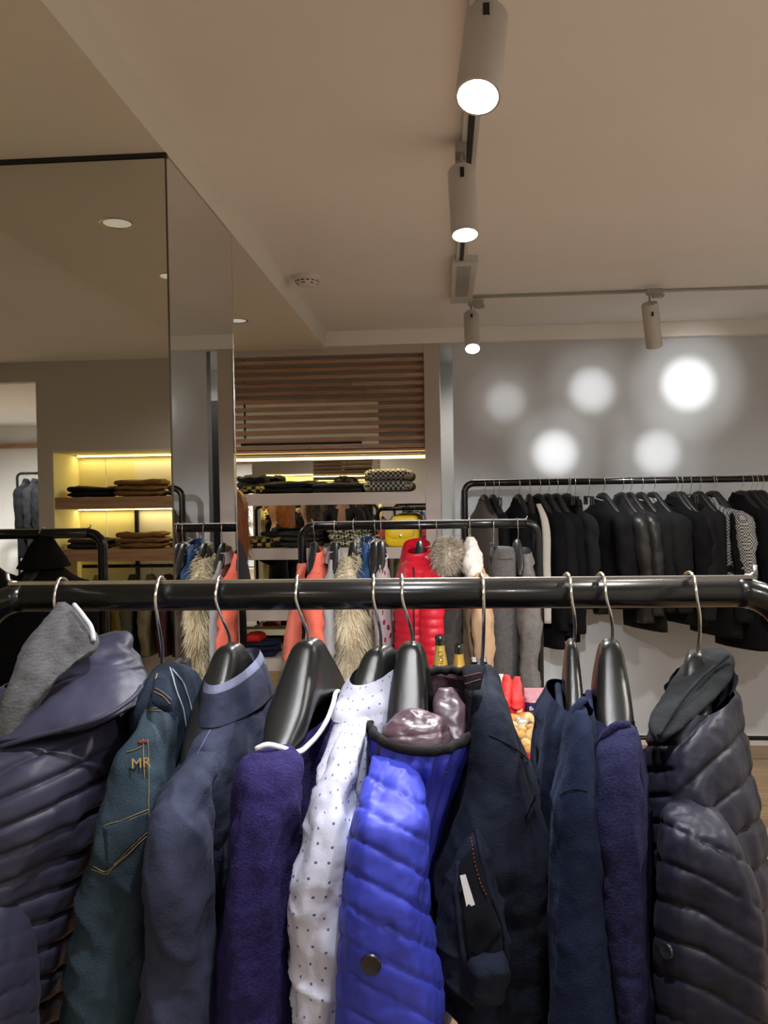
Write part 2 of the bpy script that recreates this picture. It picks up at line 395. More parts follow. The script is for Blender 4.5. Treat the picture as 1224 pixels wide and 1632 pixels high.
# slatted panel in front of the cooling unit
pn = empty('slatted_panel', (-1.2, NY, 1.92), 'horizontal redwood slat panel set above the mirrored niche', 'slat panel')
box('backing_board', NL, NR, NY+.052, NY+.07, 1.92, 2.535, mat('brown_backing', (.34, .28, .23), .8), pn)
z = 1.93; i = 0
while z < 2.53:
    x = NL
    while x < NR-.01:
        L = min(random.uniform(.5, 1.1), NR-x)
        if NR-x-L < .2: L = NR-x
        box('slat', x+.0008, x+L-.0008, NY+.024+random.uniform(-.001, .001), NY+.046, z, z+.027, random.choice(M_SLATS), pn, .0015)
        x += L
    z += .0505; i += 1
for xx in (-.17, -.15, -1.3):
    box('upright_batten', xx-.006, xx+.006, NY+.0465, NY+.0515, 1.93, 2.53, M_SLATS[2], pn)
box('bottom_rail', NL, NR, NY+.0, NY+.05, 1.905, 1.924, M_SLATS[1], pn, .002)
ac = empty('air_conditioner', (-.9, NY+.1, 1.95), 'cream wall air conditioner glimpsed behind the lower wood slats', 'air conditioner')
M_AC = mat('cream_plastic', (.86, .80, .62), .5)
box('casing', -1.37, -.42, NY+.0465, NY+.0515, 1.955, 2.235, M_AC, ac, .001)
box('air_vent', -1.33, -.53, NY+.0445, NY+.047, 1.962, 1.978, M_DARK, ac)
led = empty('led_light_bar', (-1.2, NY+.06, 1.9), 'warm yellow light bar under the slatted panel of the niche', 'light bar')
box('housing', NL, NR, NY+.05, NY+.09, 1.892, 1.92, M_UNIT, led, .002)
box('glowing_strip', NL, NR, NY+.0905, NY+.098, 1.894, 1.912, M_LED, led)
box('glowing_strip', NL, NR, NY-.003, NY-.0005, 1.9045, 1.9085, mat('warm_led_rim', (1, .8, .4), .5, emit=(1, .62, .18), estr=1.1), led)
# ------------------------------------------------------------------ the rear half of the shop, seen only in mirrors
def rear_wall():
    o = []
    st(box('wall_rear', -1.0, XR, YB-.1, YB, -.02, ZC+.02, M_REAR))
    st(box('wall_rear_pier', -3.09, -2.97, YB-.1, YB, -.02, ZC+.02, M_REAR))
    st(box('wall_rear_top', -2.97, -1.0, YB-.1, YB, 2.0, ZC+.02, M_REAR))
    st(box('wall_rear_lintel', XL, -3.09, YB-.1, YB, 2.53, ZC+.02, M_REAR))
    st(box('wall_far', -6.6, XR, -7.1, -7.0, -.02, ZC+.02, M_WALLW))
    st(box('wall_far_left', -6.6, -6.5, -7.0, YB-.1, -.02, ZC+.02, M_WALLW))
    st(box('trim_1', -6.5, -2.2, -7.0, -6.94, 2.36, 2.43, M_SHELFW))
rear_wall()
# ------------------------------------------------------------------ rear niche seen in the pillar mirror
rn = empty('rear_shelf_unit', (-1.9, YB-.45, 0), 'rear wall niche with oak shelves and yellow lit back, seen in the pillar mirror', 'shelf unit')
box('back_panel', -2.965, -2.745, YB-.46, YB-.45, 0, 2.0, M_CREAM, rn); box('back_panel', -2.739, -2.5, YB-.46, YB-.45, 0, 2.0, M_CREAM, rn)
box('back_panel', -2.5, -1.0, YB-.46, YB-.45, 0, 1.93, M_WALLW, rn); box('back_panel', -2.5, -1.0, YB-.46, YB-.45, 1.93, 2.0, M_CREAM, rn)
box('top_board', -2.97, -1.0, YB-.45, YB-.0, 1.985, 2.0, M_CREAM, rn)
box('side_panel', -2.97, -2.965, YB-.45, YB, 0, 2.0, M_CREAM, rn); box('side_panel', -1.005, -1.0, YB-.45, YB, 0, 2.0, M_CREAM, rn)
box('upright', -2.50, -2.47, YB-.445, YB-.42, .0, 1.55, M_BLACK, rn)
for z0, z1 in ((1.555, 1.645), (1.155, 1.245)):
    box('shelf_board', -2.965, -1.005, YB-.38, YB-.01, z0, z1, M_SHELFW, rn, .003)
M_LED2 = mat('yellow_led', (1, .9, .5), .5, emit=(1, .82, .34), estr=2.0)
for zz in (1.979, 1.549): box('led_strip', -2.95, -1.02, YB-.400, YB-.392, zz, zz+.006, M_LED2, rn)
# ------------------------------------------------------------------ racks
def rack(x0, x1, y, z, label, r=.019, bend=.055, foot=.27):
    g = empty('clothes_rack', ((x0+x1)/2, y, 0), label, 'clothes rack')
    def corner(cx, sx):
        return [(cx+sx*bend*math.sin(a), y, z-bend+bend*math.cos(a)) for a in np.linspace(0, math.pi/2, 9)]
    tube('top_rail', [(x0+bend, y, z), ((x0+x1)/2, y, z), (x1-bend, y, z)], r, M_BLACK, g, 24)
    for cx, sx in ((x0+bend, -1), (x1-bend, 1)):
        tube('upright_post', corner(cx, sx)+[(cx+sx*bend, y, z*.5), (cx+sx*bend, y, .02)], r, M_BLACK, g, 20)
        tube('foot', [(cx+sx*bend, y-foot, .02), (cx+sx*bend, y, .02), (cx+sx*bend, y+foot, .02)], r*.9, M_BLACK, g, 14)
    tube('lower_rail', [(x0, y, .16), (x1, y, .16)], r*.7, M_BLACK, g, 12)
    s = bmesh.new(); add_box(s, x0+.05, x1-.05, y-.0065, y+.0065, z+r-.0015, z+r+.0022)
    bm_obj('hanging_strip', s, M_STEEL, g)
    for cx, sx in ((x0+.051, -1), (x1-.051, 1)):
        tube('end_stop', [(cx-sx*.008, y, z+r+.001), (cx, y, z+r+.0022), (cx+sx*.004, y, z+r+.006), (cx+sx*.005, y, z+r+.015)], .0026, M_STEEL, g, 8)
    return g
RY, RZ = 1.1, 1.499
RY2, RZ2 = 3.75, 1.492
RY3, RZ3 = 5.1, 1.687
rack(-.635, .437, RY, RZ, 'black tube clothes rack nearest the camera, full of navy garments', bend=.07)
rack(W(481, 838, RY2)[0], W(857, 838, RY2)[0], RY2, RZ2, 'black clothes rack in the middle with coral, fur and red garments', .019)
rack(W(740, 770, RY3)[0], 2.45, RY3, RZ3, 'taller black clothes rack by the grey wall, full of black garments', .0195)
rack(-2.35, W(163, 850, 2*2.28-1.36)[0], 1.36, 1.497, 'black clothes rack left of the frame, mirrored in the pillar front')
# ------------------------------------------------------------------ hangers
def hanger(X, y, z, r, label, s=1.0, drop=.066, lean=0.0, rot=0.0, m=None, hi=True, wid=1.0, half=None, group=None, dx=0.0, thick=1.0, near=None):
    half = half or (.155 if hi else .195)
    """a moulded hanger whose wire hook rests on the rail strip at height z (rail centre), arms along the depth axis"""
    if near is not None: rot = math.atan2(X+dx-W(*near)[0], y-near[2])
    g = empty('clothes_hanger', (X, y, z+r), label, 'hanger', group)
    top = z+r+.0022; zt = z-r-drop
    wire = .0021 if hi else .0018
    a = np.linspace(-2.6, 0.0, 12)
    hr = .016
    p = [(X+.004*math.sin(t), y-0.002+hr*math.sin(-t+math.pi/2+math.pi/2)*1.0, top+wire-hr+hr*math.cos(t)) for t in a]
    # the near side runs down in front of the rail to the neck
    hook = [(X-.002, y+r+.012, z+.002), (X-.002, y+r+.008, z+r*.75), (X-.001, y+.009, top+wire+.001), (X, y-.006, top+wire+.0015), (X+.001, y-r*.85, z+r*.75+.003), (X+.001, y-r-.0045, z), (X+.003+dx*.35, y-r-.002, z-r-.004), (X+.004+dx*.8, y-.006, z-r-drop*.55), (X+dx, y, zt+.002)]
    tube('hook', smooth_path(hook, 40 if hi else 22), wire, M_CHROME, g, 10 if hi else 6)
    mm = m or (M_HANG if hi else M_HANGS)
    lathe('neck_collar', [(.0045, 0), (.0055, .002), (.005, .010), (.003, .013)], (X+dx, y, zt-.004), mm, g, 12)
    sts = []
    nn = 17
    c, sn = math.cos(rot), math.sin(rot)
    for i in range(nn):
        q = -1+2*i/(nn-1); s_ = q*half; aq = abs(q)
        ar = max(0, (aq-.13)/.87)
        zc = zt-.028-(.085 if hi else .1)*ar**1.2*s
        hz = .030*(1-ar)**2.0+.0165
        hx = (.0165+.0065*math.sin(math.pi*min(1, aq*.75)))*wid*thick*(1-.45*max(0, aq-.6)/.4)
        if i in (0, nn-1): hz *= .35; hx *= .35
        sts.append(RW((X+dx+s_*sn+lean*zc*0, y+s_*c, zc), (0, 0, hz), (-hx, 0, 0)))
    loft('shoulder_body', sts, mm, g, 26 if hi else 12, 44 if hi else 15, e=3.0, captop=1)
    return g
def clip_hanger(X, y, z, r, label, drop=.062, half=.13, hi=True, group=None, dx=0.0):
    g = empty('clip_hanger', (X, y, z+r), label, 'hanger', group)
    top = z+r+.0022; wire = .0024 if hi else .0018
    hook = [(X-.002, y+r+.012, z+.002), (X-.002, y+r+.008, z+r*.75), (X-.001, y+.009, top+wire+.001), (X, y-.006, top+wire+.0015), (X+.001, y-r*.85, z+r*.75+.003), (X+.001, y-r-.0045, z), (X+.002+dx*.4, y-r-.002, z-r-.004), (X+.002+dx*.8, y-.006, z-r-drop*.6), (X+dx, y, z-r-drop-.01)]
    tube('hook', smooth_path(hook, 30), wire, M_CHROME, g, 8)
    zb = z-r-drop-.014
    tube('cross_bar', [(X+dx, y-half, zb), (X+dx, y, zb+.006), (X+dx, y+half, zb)], .005, M_HANGS, g, 10)
    for q in (-1, 1):
        b = bmesh.new(); add_box(b, X+dx-.011, X+dx-.002, y+q*(half-.02)-.016, y+q*(half-.02)+.016, zb-.045, zb+.008, .002)
        add_box(b, X+dx+.002, X+dx+.011, y+q*(half-.02)-.016, y+q*(half-.02)+.016, zb-.045, zb+.008, .002)
        bm_obj('clip', b, M_HANGS, g)
    return g
# ------------------------------------------------------------------ foreground garments
G_FRONT = 'garments on the nearest rack'
def garment(name, X, z, label, cat, group=None, y=RY):
    return empty(name, (X, y, z), label, cat, group)
def rx(px, py=945, Y=RY): return W(px, py, Y)[0]
M_NYL = mat('navy_quilted_nylon', (.027, .027, .050), .50, spec=.26, sheen=.25, bump=.25, bscale=90)
M_LINEN = mat('grey_chambray', (.07, .07, .074), .9, var=.25, vscale=90, vstretch=(1, 1, 6), bump=.5, bscale=380, sheen=.2)
M_LINING = mat('pale_grey_lining', (.42, .42, .47), .6)
M_DENIM = mat('teal_denim', (.008, .014, .024), .85, var=.35, rgb2=(.023, .039, .056), vscale=9, vstretch=(1, 1, .6), bump=.5, bscale=420, sheen=.15)
M_DENIMD = mat('dark_denim', (.010, .016, .030), .85, var=.3, vscale=20, bump=.5, bscale=420)
M_STITCH = mat('tan_stitching', (.20, .15, .085), .8)
M_STITCHP = mat('pale_stitching', (.30, .36, .42), .8)
M_BRONZE = mat('bronze_letters', (.40, .27, .09), .4, metal=.6)
M_SHIRT = mat('slate_navy_cotton', (.021, .025, .050), .8, var=.12, rgb2=(.029, .034, .064), vscale=14, bump=.35, bscale=330, sheen=.35)
M_SHIRTL = mat('pale_collar_band', (.15, .16, .25), .75, bump=.3, bscale=300)
M_KNIT = mat('violet_navy_knit', (.015, .011, .060), .95, var=.2, rgb2=(.020, .015, .078), vscale=300, bump=.7, bscale=420, sheen=.9, sheen_rgb=(.30, .25, .75))
M_TRIM = mat('white_neck_trim', (.78, .78, .82), .8)
M_DOT = dotted('white_dotted_cotton', (.50, .52, .66), (.08, .11, .25), 56, .085, .5)
M_BLUE = mat('cobalt_blue_nylon', (.036, .048, .42), .52, spec=.3, sheen=.25, sheen_rgb=(.4, .5, 1), bump=.3, bscale=80)
M_PLUM = mat('plum_satin_lining', (.075, .043, .058), .38, spec=.36, bump=.35, bscale=55, var=.15)
M_BTRIM = mat('black_elastic_trim', (.010, .009, .010), .8, bump=.5, bscale=500)
M_CHINO = mat('dark_navy_twill', (.007, .010, .021), .82, var=.2, vscale=30, bump=.4, bscale=420, sheen=.2)
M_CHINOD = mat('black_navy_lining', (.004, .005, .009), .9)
M_TAG = mat('white_care_tag', (.62, .63, .66), .7)
M_JERSEY = mat('navy_jersey', (.007, .012, .034), .9, var=.15, vscale=25, bump=.35, bscale=420, sheen=.45, sheen_rgb=(.4, .5, .9))
M_FLEECE = mat('navy_brushed_knit', (.009, .010, .036), .95, var=.2, rgb2=(.014, .014, .050), vscale=300, bump=.7, bscale=420, sheen=.8, sheen_rgb=(.35, .35, .8))
M_PUFF = mat('black_quilted_nylon', (.010, .010, .021), .5, spec=.24, sheen=.2, bump=.28, bscale=85)
M_RIB = mat('charcoal_rib_collar', (.012, .014, .016), .9, var=.2, vscale=60, bump=.6, bscale=420)
M_BTN = mat('dark_button', (.012, .012, .015), .35, coat=.4)
M_ORANGE = mat('rust_orange_thread', (.17, .05, .028), .8)
hz = dict(z=RZ, r=.019)
# 1 quilted navy jacket under a grey chambray piece
X = rx(98); hanger(X, RY, RZ, .019, 'hanger carrying the navy quilted jacket at the left end of the nearest rack', drop=.05)
g = garment('quilted_jacket', X, 1.4, 'navy quilted jacket with wide stand collar, far left on the nearest rack', 'jacket', G_FRONT)
def q1(px, py, u, v, P):
    s = (py+.47*(px-100)+.0003*(px-100)**2)/44.0
    h = 1-(1-np.abs(np.sin(math.pi*s)))**3
    on_ = np.clip((py-1150-.15*px)/60, 0, 1)
    return on_*(.0085*(h-.7)+.0016*fbm(P*np.array([60, 60, 30]), 3)*(1.5-h))
loft('body', [B(1085, 20, 205, 1.10, .07), B(1110, -30, 236, 1.08, .12), B(1150, -90, 229, 1.05, .15), B(1205, -130, 208, 1.03, .17), B(1260, -150, 188, 1.02, .175), B(1320, -160, 163, 1.02, .175), B(1400, -165, 147, 1.02, .175), B(1500, -170, 128, 1.02, .175), B(1632, -175, 110, 1.02, .175), B(1800, -180, 95, 1.02, .17)], M_NYL, g, 150, 260, 2.3, q1, fold=.006, seed=3)
loft('sleeve', [B(1400, -60, -8, .9, .03), B(1450, -85, 18, .88, .05), B(1500, -95, 34, .87, .055), B(1560, -95, 44, .87, .055), B(1632, -95, 46, .87, .055), B(1800, -95, 44, .87, .05)], M_NYL, g, 64, 120, 2.2, quilt(-.3, 44, .007), captop=1, fold=.006, seed=8)
loft('stand_collar', [B(1012, 150, 186, 1.10, .02), B(1024, 132, 206, 1.085, .04), B(1045, 110, 212, 1.07, .05), B(1075, 84, 214, 1.05, .055), B(1110, 60, 212, 1.04, .055)], M_NYL, g, 90, 50, 2.3, lambda px, py, u, v, P: .003*fbm(P*np.array([25, 25, 40]), 4)+.003*np.sin(py/7+px/26), captop=1)
loft('fold_collar', [B(1036, 186, 204, 1.075, .02), B(1050, 158, 214, 1.06, .04), B(1072, 122, 222, 1.035, .055), B(1096, 80, 230, 1.01, .062), B(1122, 36, 226, .985, .062), B(1146, 2, 178, .965, .056), B(1164, -24, 96, .95, .045), B(1180, -40, 40, .94, .03)], M_NYL, g, 110, 70, 2.5, lambda px, py, u, v, P: .0022*fbm(P*np.array([22, 22, 20]), 6), captop=1)
tube('collar_edge', smooth_path([W(226, 1094, .985), W(212, 1112, .955), W(170, 1140, .925), W(110, 1160, .91), W(50, 1176, .905), W(0, 1190, .905)], 50), .0028, M_NYL, g, 8)
c = garment('chambray_shirt', X, 1.4, 'grey chambray shirt shoulder hung in front of the navy quilted jacket', 'shirt', G_FRONT)
loft('shoulder', [B(960, 92, 102, 1.06, .006), B(972, 84, 116, 1.05, .012), B(990, 70, 132, 1.03, .016), B(1010, 57, 147, 1.012, .02), B(1035, 40, 146, .99, .022), B(1065, 26, 118, .965, .022), B(1100, 11, 84, .945, .022), B(1150, -10, 46, .93, .022), B(1210, -24, 16, .92, .02), B(1290, -36, -2, .92, .02)], M_LINEN, c, 70, 120, 2.6, captop=1, fold=.006, seed=21)
tube('collar_edge', smooth_path([W(118, 964, 1.04), W(134, 984, 1.015), W(147, 1006, .995), W(149, 1022, .99)], 20), .0032, M_LINING, c, 8)
# 2 jeans on a clip hanger
X = rx(256); clip_hanger(X, RY, RZ, .019, 'clip hanger holding the blue jeans on the nearest rack', drop=.075, half=.1)
g = garment('jeans', X, 1.4, 'worn teal blue jeans hung by the waistband left of the slate shirt', 'jeans', G_FRONT)
J = loft('leg', [B(1120, 240, 262, 1.0, .03), B(1150, 230, 270, .985, .05), B(1180, 205, 272, .975, .055), B(1240, 187, 274, .965, .06), B(1320, 163, 270, .955, .065), B(1390, 146, 268, .95, .065), B(1480, 132, 262, .95, .065), B(1560, 124, 258, .95, .065), B(1632, 116, 255, .95, .06), B(1800, 104, 248, .95, .06)], M_DENIM, g, 90, 160, 3.2, captop=1, fold=.0075, fscale=(16, 16, 9), seed=31)
loft('waistband', [B(1060, 250, 278, 1.06, .02), B(1075, 246, 288, 1.06, .06), B(1100, 240, 302, 1.07, .1), B(1140, 236, 312, 1.08, .11), B(1180, 240, 316, 1.08, .11), B(1260, 245, 305, 1.08, .11), B(1400, 245, 300, 1.08, .1), B(1800, 240, 300, 1.08, .1)], M_DENIMD, g, 70, 110, 2.6, captop=1, fold=.006, seed=33)
bl = loft('belt_loop', [B(1082, 247, 268, .985, .006), B(1100, 244, 273, .965, .008), B(1118, 243, 276, .955, .008), B(1133, 262, 277, .955, .006)], M_DENIMD, g, 24, 30, 3, captop=1)
stitch('pale_stitching', bl, [[(248, 1098), (262, 1106), (272, 1116)], [(246, 1103), (260, 1112), (270, 1122)]], M_STITCH, g, .0006)
wb = [o for o in g.children if o.name.startswith('waistband')][0]
stitch('side_seam', wb, [[(270, 1066), (278, 1095), (290, 1130), (296, 1165), (300, 1200)], [(273, 1066), (292, 1090), (303, 1120), (312, 1160)]], M_STITCHP, g, .0011)
stitch('waist_stitching', wb, [[(250, 1074), (246, 1092), (242, 1108)]], M_STITCH, g, .0009)
stitch('stitching', J, [[(226, 1128), (242, 1129), (256, 1129)], [(228, 1134), (242, 1134), (256, 1134)], [(235, 1178), (236, 1240), (236, 1290), (237, 1331)], [(228, 1178), (229, 1240)], [(202, 1199), (215, 1195), (226, 1190)], [(166, 1316), (205, 1303), (236, 1290)], [(166, 1320), (205, 1307), (236, 1294)], [(148, 1385), (171, 1393), (205, 1360), (237, 1329)], [(150, 1380), (170, 1388), (203, 1356), (237, 1323)]], M_STITCH, g, .00055, dash=0)
patch('back_pocket', J, [(167, 1319), (235, 1294), (234, 1325), (172, 1386)], M_DENIM, g, 10, 10, .0018, .001)
patch('leather_tab', J, [(221, 1181), (234, 1179), (234, 1183), (221, 1186)], M_ORANGE, g, 3, 2, .002, .001)
def lettering(txt, p, size, m, parent, n=None, name='lettering', rx_=0.0, rot=None):
    cu = bpy.data.curves.new(name, 'FONT'); cu.body = txt; cu.size = size; cu.extrude = .0004; cu.align_x = 'CENTER'; cu.align_y = 'CENTER'; cu.materials.append(m)
    t = bpy.data.objects.new('tmp_text', cu); COL.objects.link(t); bpy.context.view_layer.update()
    me = bpy.data.meshes.new_from_object(t.evaluated_get(bpy.context.evaluated_depsgraph_get())); bpy.data.objects.remove(t)
    o = bpy.data.objects.new(name, me); COL.objects.link(o); o.parent = parent
    o.matrix_parent_inverse = Matrix.Translation(parent.location).inverted()
    n = Vector(n if n is not None else (EYE-p)).normalized(); up = Vector((0, 0, 1)); xx = up.cross(n).normalized(); yy = n.cross(xx)
    M3 = Matrix((xx, yy, n)).transposed()
    if rx_: M3 = M3 @ Matrix.Rotation(rx_, 3, 'Z')
    o.matrix_basis = Matrix.Translation(Vector(p)) @ M3.to_4x4()
    return o
lettering('MR', on(J, 224, 1217, .004), .0155, M_BRONZE, g, name='metal_letters')
# 3 slate navy shirt
X = rx(350); hanger(X, RY, RZ, .019, 'hanger showing above the collar of the slate navy shirt', drop=.064, dx=.012, near=(300, 1250, .95))
g = garment('button_shirt', X, 1.4, 'slate navy shirt with pale inner collar band between jeans and violet sweater', 'shirt', G_FRONT)
bd = loft('body', [Q((338, 1150, 1.0), (424, 1096, 1.2), .03, .026), Q((318, 1195, .96), (428, 1130, 1.24), .036, .035), Q((288, 1262, .925), (430, 1190, 1.28), .042, .042), Q((275, 1330, .915), (425, 1240, 1.29), .05, .046), Q((268, 1450, .91), (410, 1330, 1.29), .055, .046), Q((262, 1632, .91), (395, 1470, 1.29), .058, .046), Q((258, 1800, .91), (385, 1600, 1.29), .06, .05)], M_SHIRT, g, 110, 170, 2.2, fold=.008, fscale=(20, 20, 4), seed=41)
sl = loft('sleeve', [B(1168, 328, 350, .995, .012), B(1195, 308, 348, .975, .026), B(1232, 282, 340, .945, .036), B(1262, 262, 332, .925, .042), B(1284, 251, 328, .912, .047), B(1305, 246, 332, .905, .05), B(1360, 242, 337, .90, .052), B(1430, 239, 340, .895, .052), B(1530, 235, 346, .895, .05), B(1632, 230, 350, .895, .05), B(1800, 226, 350, .9, .045)], M_SHIRT, g, 80, 150, 2.4, captop=1, fold=.0075, fscale=(20, 20, 8), seed=43)
stitch('shoulder_seam', bd, [[(335, 1165), (308, 1215), (285, 1262)]], mat('seam_thread', (.09, .09, .17), .8), g, .0009)
loft('collar_band', [Q((340, 1092, 1.015), (406, 1032, 1.175), .027, .02), Q((338, 1104, 1.01), (410, 1040, 1.18), .030, .023), Q((336, 1118, 1.005), (414, 1056, 1.185), .032, .025)], M_SHIRTL, g, 80, 24, 2.1, capbot=0)
loft('collar', [Q((337, 1106, 1.003), (412, 1042, 1.185), .033, .0235), Q((333, 1130, .995), (419, 1066, 1.195), .036, .028), Q((330, 1160, .985), (424, 1096, 1.20), .038, .0295)], M_SHIRT, g, 90, 40, 2.1, lambda px, py, u, v, P: .002*fbm(P*np.array([30, 30, 30]), 6), capbot=0)
# 4 violet navy sweater
X = rx(475); hanger(X, RY, RZ, .019, 'broad bare black hanger filling the neck of the violet sweater', drop=.058, dx=.012, thick=1.12, near=(432, 1230, .95))
g = garment('knit_sweater', X, 1.4, 'violet navy knit sweater with white neckline trim on a broad hanger', 'sweater', G_FRONT)
loft('body', [Q((432, 1196, .955), (545, 1098, 1.2), .03, .022), Q((418, 1222, .935), (556, 1118, 1.25), .042, .032), Q((402, 1290, .91), (560, 1170, 1.29), .05, .036), Q((395, 1400, .905), (552, 1260, 1.29), .054, .036), Q((390, 1632, .905), (540, 1440, 1.29), .056, .036), Q((388, 1800, .905), (535, 1600, 1.29), .056, .036)], M_KNIT, g, 130, 200, 2.1, fold=.009, fscale=(24, 24, 3), seed=51)
loft('sleeve', [B(1196, 404, 466, .945, .02), B(1210, 390, 478, .935, .036), B(1260, 377, 478, .92, .05), B(1340, 368, 470, .91, .052), B(1430, 360, 462, .905, .052), B(1530, 355, 456, .905, .05), B(1632, 351, 452, .905, .05), B(1800, 348, 450, .905, .05)], M_KNIT, g, 84, 150, 2.3, captop=1, fold=.009, fscale=(26, 26, 4), seed=53)
tube('neck_trim', smooth_path([W(408, 1194, .94), W(425, 1187, .94), W(446, 1191, .945), W(470, 1199, .96), W(497, 1182, 1.0), W(519, 1152, 1.05), W(531, 1122, 1.1), W(535, 1105, 1.14), W(544, 1099, 1.2)], 60), .0032, M_TRIM, g, 8)
# 5 white dotted shirt
X = rx(596); hanger(X, RY, RZ, .019, 'hanger behind the collar of the white dotted shirt', drop=.068, dx=.006, near=(534, 1230, .95))
g = garment('dotted_shirt', X, 1.4, 'white shirt with small dark dots hung left of the cobalt puffer', 'shirt', G_FRONT)
loft('body', [Q((548, 1152, .985), (640, 1072, 1.19), .026, .034), Q((530, 1200, .955), (640, 1120, 1.24), .03, .04), Q((518, 1268, .93), (636, 1180, 1.28), .032, .034), Q((520, 1400, .92), (625, 1270, 1.29), .036, .034), Q((520, 1632, .92), (615, 1440, 1.29), .04, .036), Q((520, 1800, .92), (610, 1600, 1.29), .04, .036)], M_DOT, g, 110, 170, 2.2, fold=.008, fscale=(30, 30, 7), seed=61)
loft('sleeve', [B(1145, 556, 586, .995, .012), B(1180, 537, 580, .97, .024), B(1225, 518, 568, .945, .034), B(1262, 501, 556, .928, .038), B(1286, 492, 557, .92, .041), B(1315, 486, 560, .915, .045), B(1360, 478, 562, .91, .048), B(1430, 471, 556, .905, .048), B(1530, 466, 550, .905, .048), B(1632, 468, 546, .905, .046), B(1800, 470, 545, .905, .046)], M_DOT, g, 80, 150, 2.4, captop=1, fold=.006, fscale=(26, 26, 14), seed=63)
loft('collar', [Q((568, 1092, 1.02), (634, 1036, 1.16), .024, .024), Q((556, 1112, 1.01), (638, 1050, 1.17), .030, .030), Q((545, 1138, .99), (642, 1078, 1.185), .033, .034), Q((541, 1152, .985), (642, 1090, 1.185), .033, .035)], M_DOT, g, 90, 50, 2.1, lambda px, py, u, v, P: .002*fbm(P*np.array([30, 30, 30]), 9), capbot=0)
# 6 cobalt puffer
X = rx(641); hanger(X, RY, RZ, .019, 'black hanger standing in the open hood of the cobalt puffer', drop=.062, dx=.01, thick=1.1, near=(640, 1230, .95), half=.115)
g = garment('puffer_jacket', X, 1.35, 'cobalt blue quilted puffer with plum lining and black hood trim', 'jacket', G_FRONT)
q6 = quilt(.52, 56, .011, .05, .0, 575, .0012)
hood = [Q((672, 1200, .925), (716, 1070, 1.19), .083, .066), Q((668, 1224, .922), (716, 1092, 1.2), .085, .060), Q((662, 1270, .935), (716, 1130, 1.21), .080, .055), Q((655, 1330, .925), (712, 1180, 1.22), .066, .043), Q((650, 1420, .915), (700, 1260, 1.23), .056, .032), Q((650, 1632, .91), (690, 1440, 1.23), .05, .03), Q((650, 1800, .91), (690, 1600, 1.23), .05, .03)]
loft('body', hood, M_BLUE, g, 150, 200, 2.1, lambda px, py, u, v, P: .0045*np.sin(2*math.pi*u*26)*np.clip(1.2-v*3.2, 0, 1)*(.6+.5*vnoise(P*40, 5))+np.clip(v*4-1, 0, 1)*q6(px, py, u, v, P), fold=.005, seed=71)
slv = loft('sleeve', [B(1206, 594, 656, .945, .012), B(1226, 588, 664, .928, .028), B(1252, 577, 672, .91, .042), B(1285, 568, 678, .89, .056), B(1340, 556, 682, .885, .06), B(1410, 548, 682, .88, .062), B(1480, 542, 688, .88, .062), B(1550, 538, 700, .88, .06), B(1632, 537, 704, .88, .06), B(1800, 540, 700, .88, .055)], M_BLUE, g, 120, 220, 2.7, q6, captop=1, fold=.004, seed=73)
tube('hood_trim', LOFT[[o for o in g.children if o.name.startswith('body')][0].name][0][:150:2]+np.array([0, 0, .002]), .0058, M_BTRIM, g, 10, closed=True)
def q6b(px, py, u, v, P):
    return .003*(np.abs(np.sin(math.pi*(py-.2*px)/36))**.5-.6)+.004*fbm(P*np.array([60, 60, 40]), 9)
loft('lining', [Q((672, 1200, .968), (716, 1074, 1.185), .078, .058), Q((672, 1240, .972), (716, 1100, 1.19), .073, .053), Q((670, 1300, .975), (714, 1150, 1.18), .055, .04)], M_PLUM, g, 110, 50, 2.1, q6b)
loft('inner_collar', [B(1134, 650, 682, .985, .008), B(1144, 630, 700, .98, .022), B(1164, 612, 714, .975, .032), B(1190, 602, 724, .972, .033), B(1222, 598, 730, .97, .033)], M_PLUM, g, 70, 60, 2.3, lambda px, py, u, v, P: .0032*(np.abs(np.sin(math.pi*(py-1128+.12*(px-660))/44))**.45-.6)+.0030*fbm(P*np.array([50, 50, 70]), 3), captop=1)
loft('lining_fold', [B(1098, 700, 722, 1.1, .012), B(1125, 690, 744, 1.08, .02), B(1160, 696, 752, 1.06, .022), B(1195, 716, 762, 1.04, .02), B(1225, 730, 766, 1.03, .018)], M_PLUM, g, 50, 60, 2.2, lambda px, py, u, v, P: .0028*fbm(P*np.array([45, 45, 30]), 13), captop=1)
def button(o, px, py, rad, parent, m, name='button', sx=1.0):
    p, n = on(o, px, py, .0015, True); n = Vector(n)
    return lathe(name, [(0, 0), (rad*.95, 0), (rad, .0012), (rad*.9, .003), (rad*.5, .0024), (0, .0024)], p, m, parent, 20, n)
button(slv, 593, 1535, .0105, g, M_BTN, 'snap_button', .8)
# 7 dark navy trousers
X = rx(768); clip_hanger(X, RY, RZ, .019, 'wire clip hanger holding the dark navy trousers by the waistband', drop=.075, half=.1, dx=-.002)
g = garment('navy_trousers', X, 1.4, 'dark navy trousers hung open at the waist right of the cobalt puffer', 'trousers', G_FRONT)
tr = loft('leg', [B(1066, 744, 786, 1.06, .03), B(1085, 741, 796, 1.05, .07), B(1150, 745, 817, 1.03, .09), B(1230, 735, 843, 1.02, .09), B(1290, 715, 863, 1.01, .09), B(1345, 696, 880, 1.0, .09), B(1420, 690, 877, 1.0, .09), B(1520, 694, 873, 1.0, .09), B(1578, 712, 873, 1.0, .09), B(1605, 768, 873, 1.0, .09), B(1640, 782, 873, 1.0, .09), B(1800, 790, 870, 1.0, .09)], M_CHINO, g, 110, 220, 3.0, captop=1, fold=.007, fscale=(18, 18, 7), seed=81)
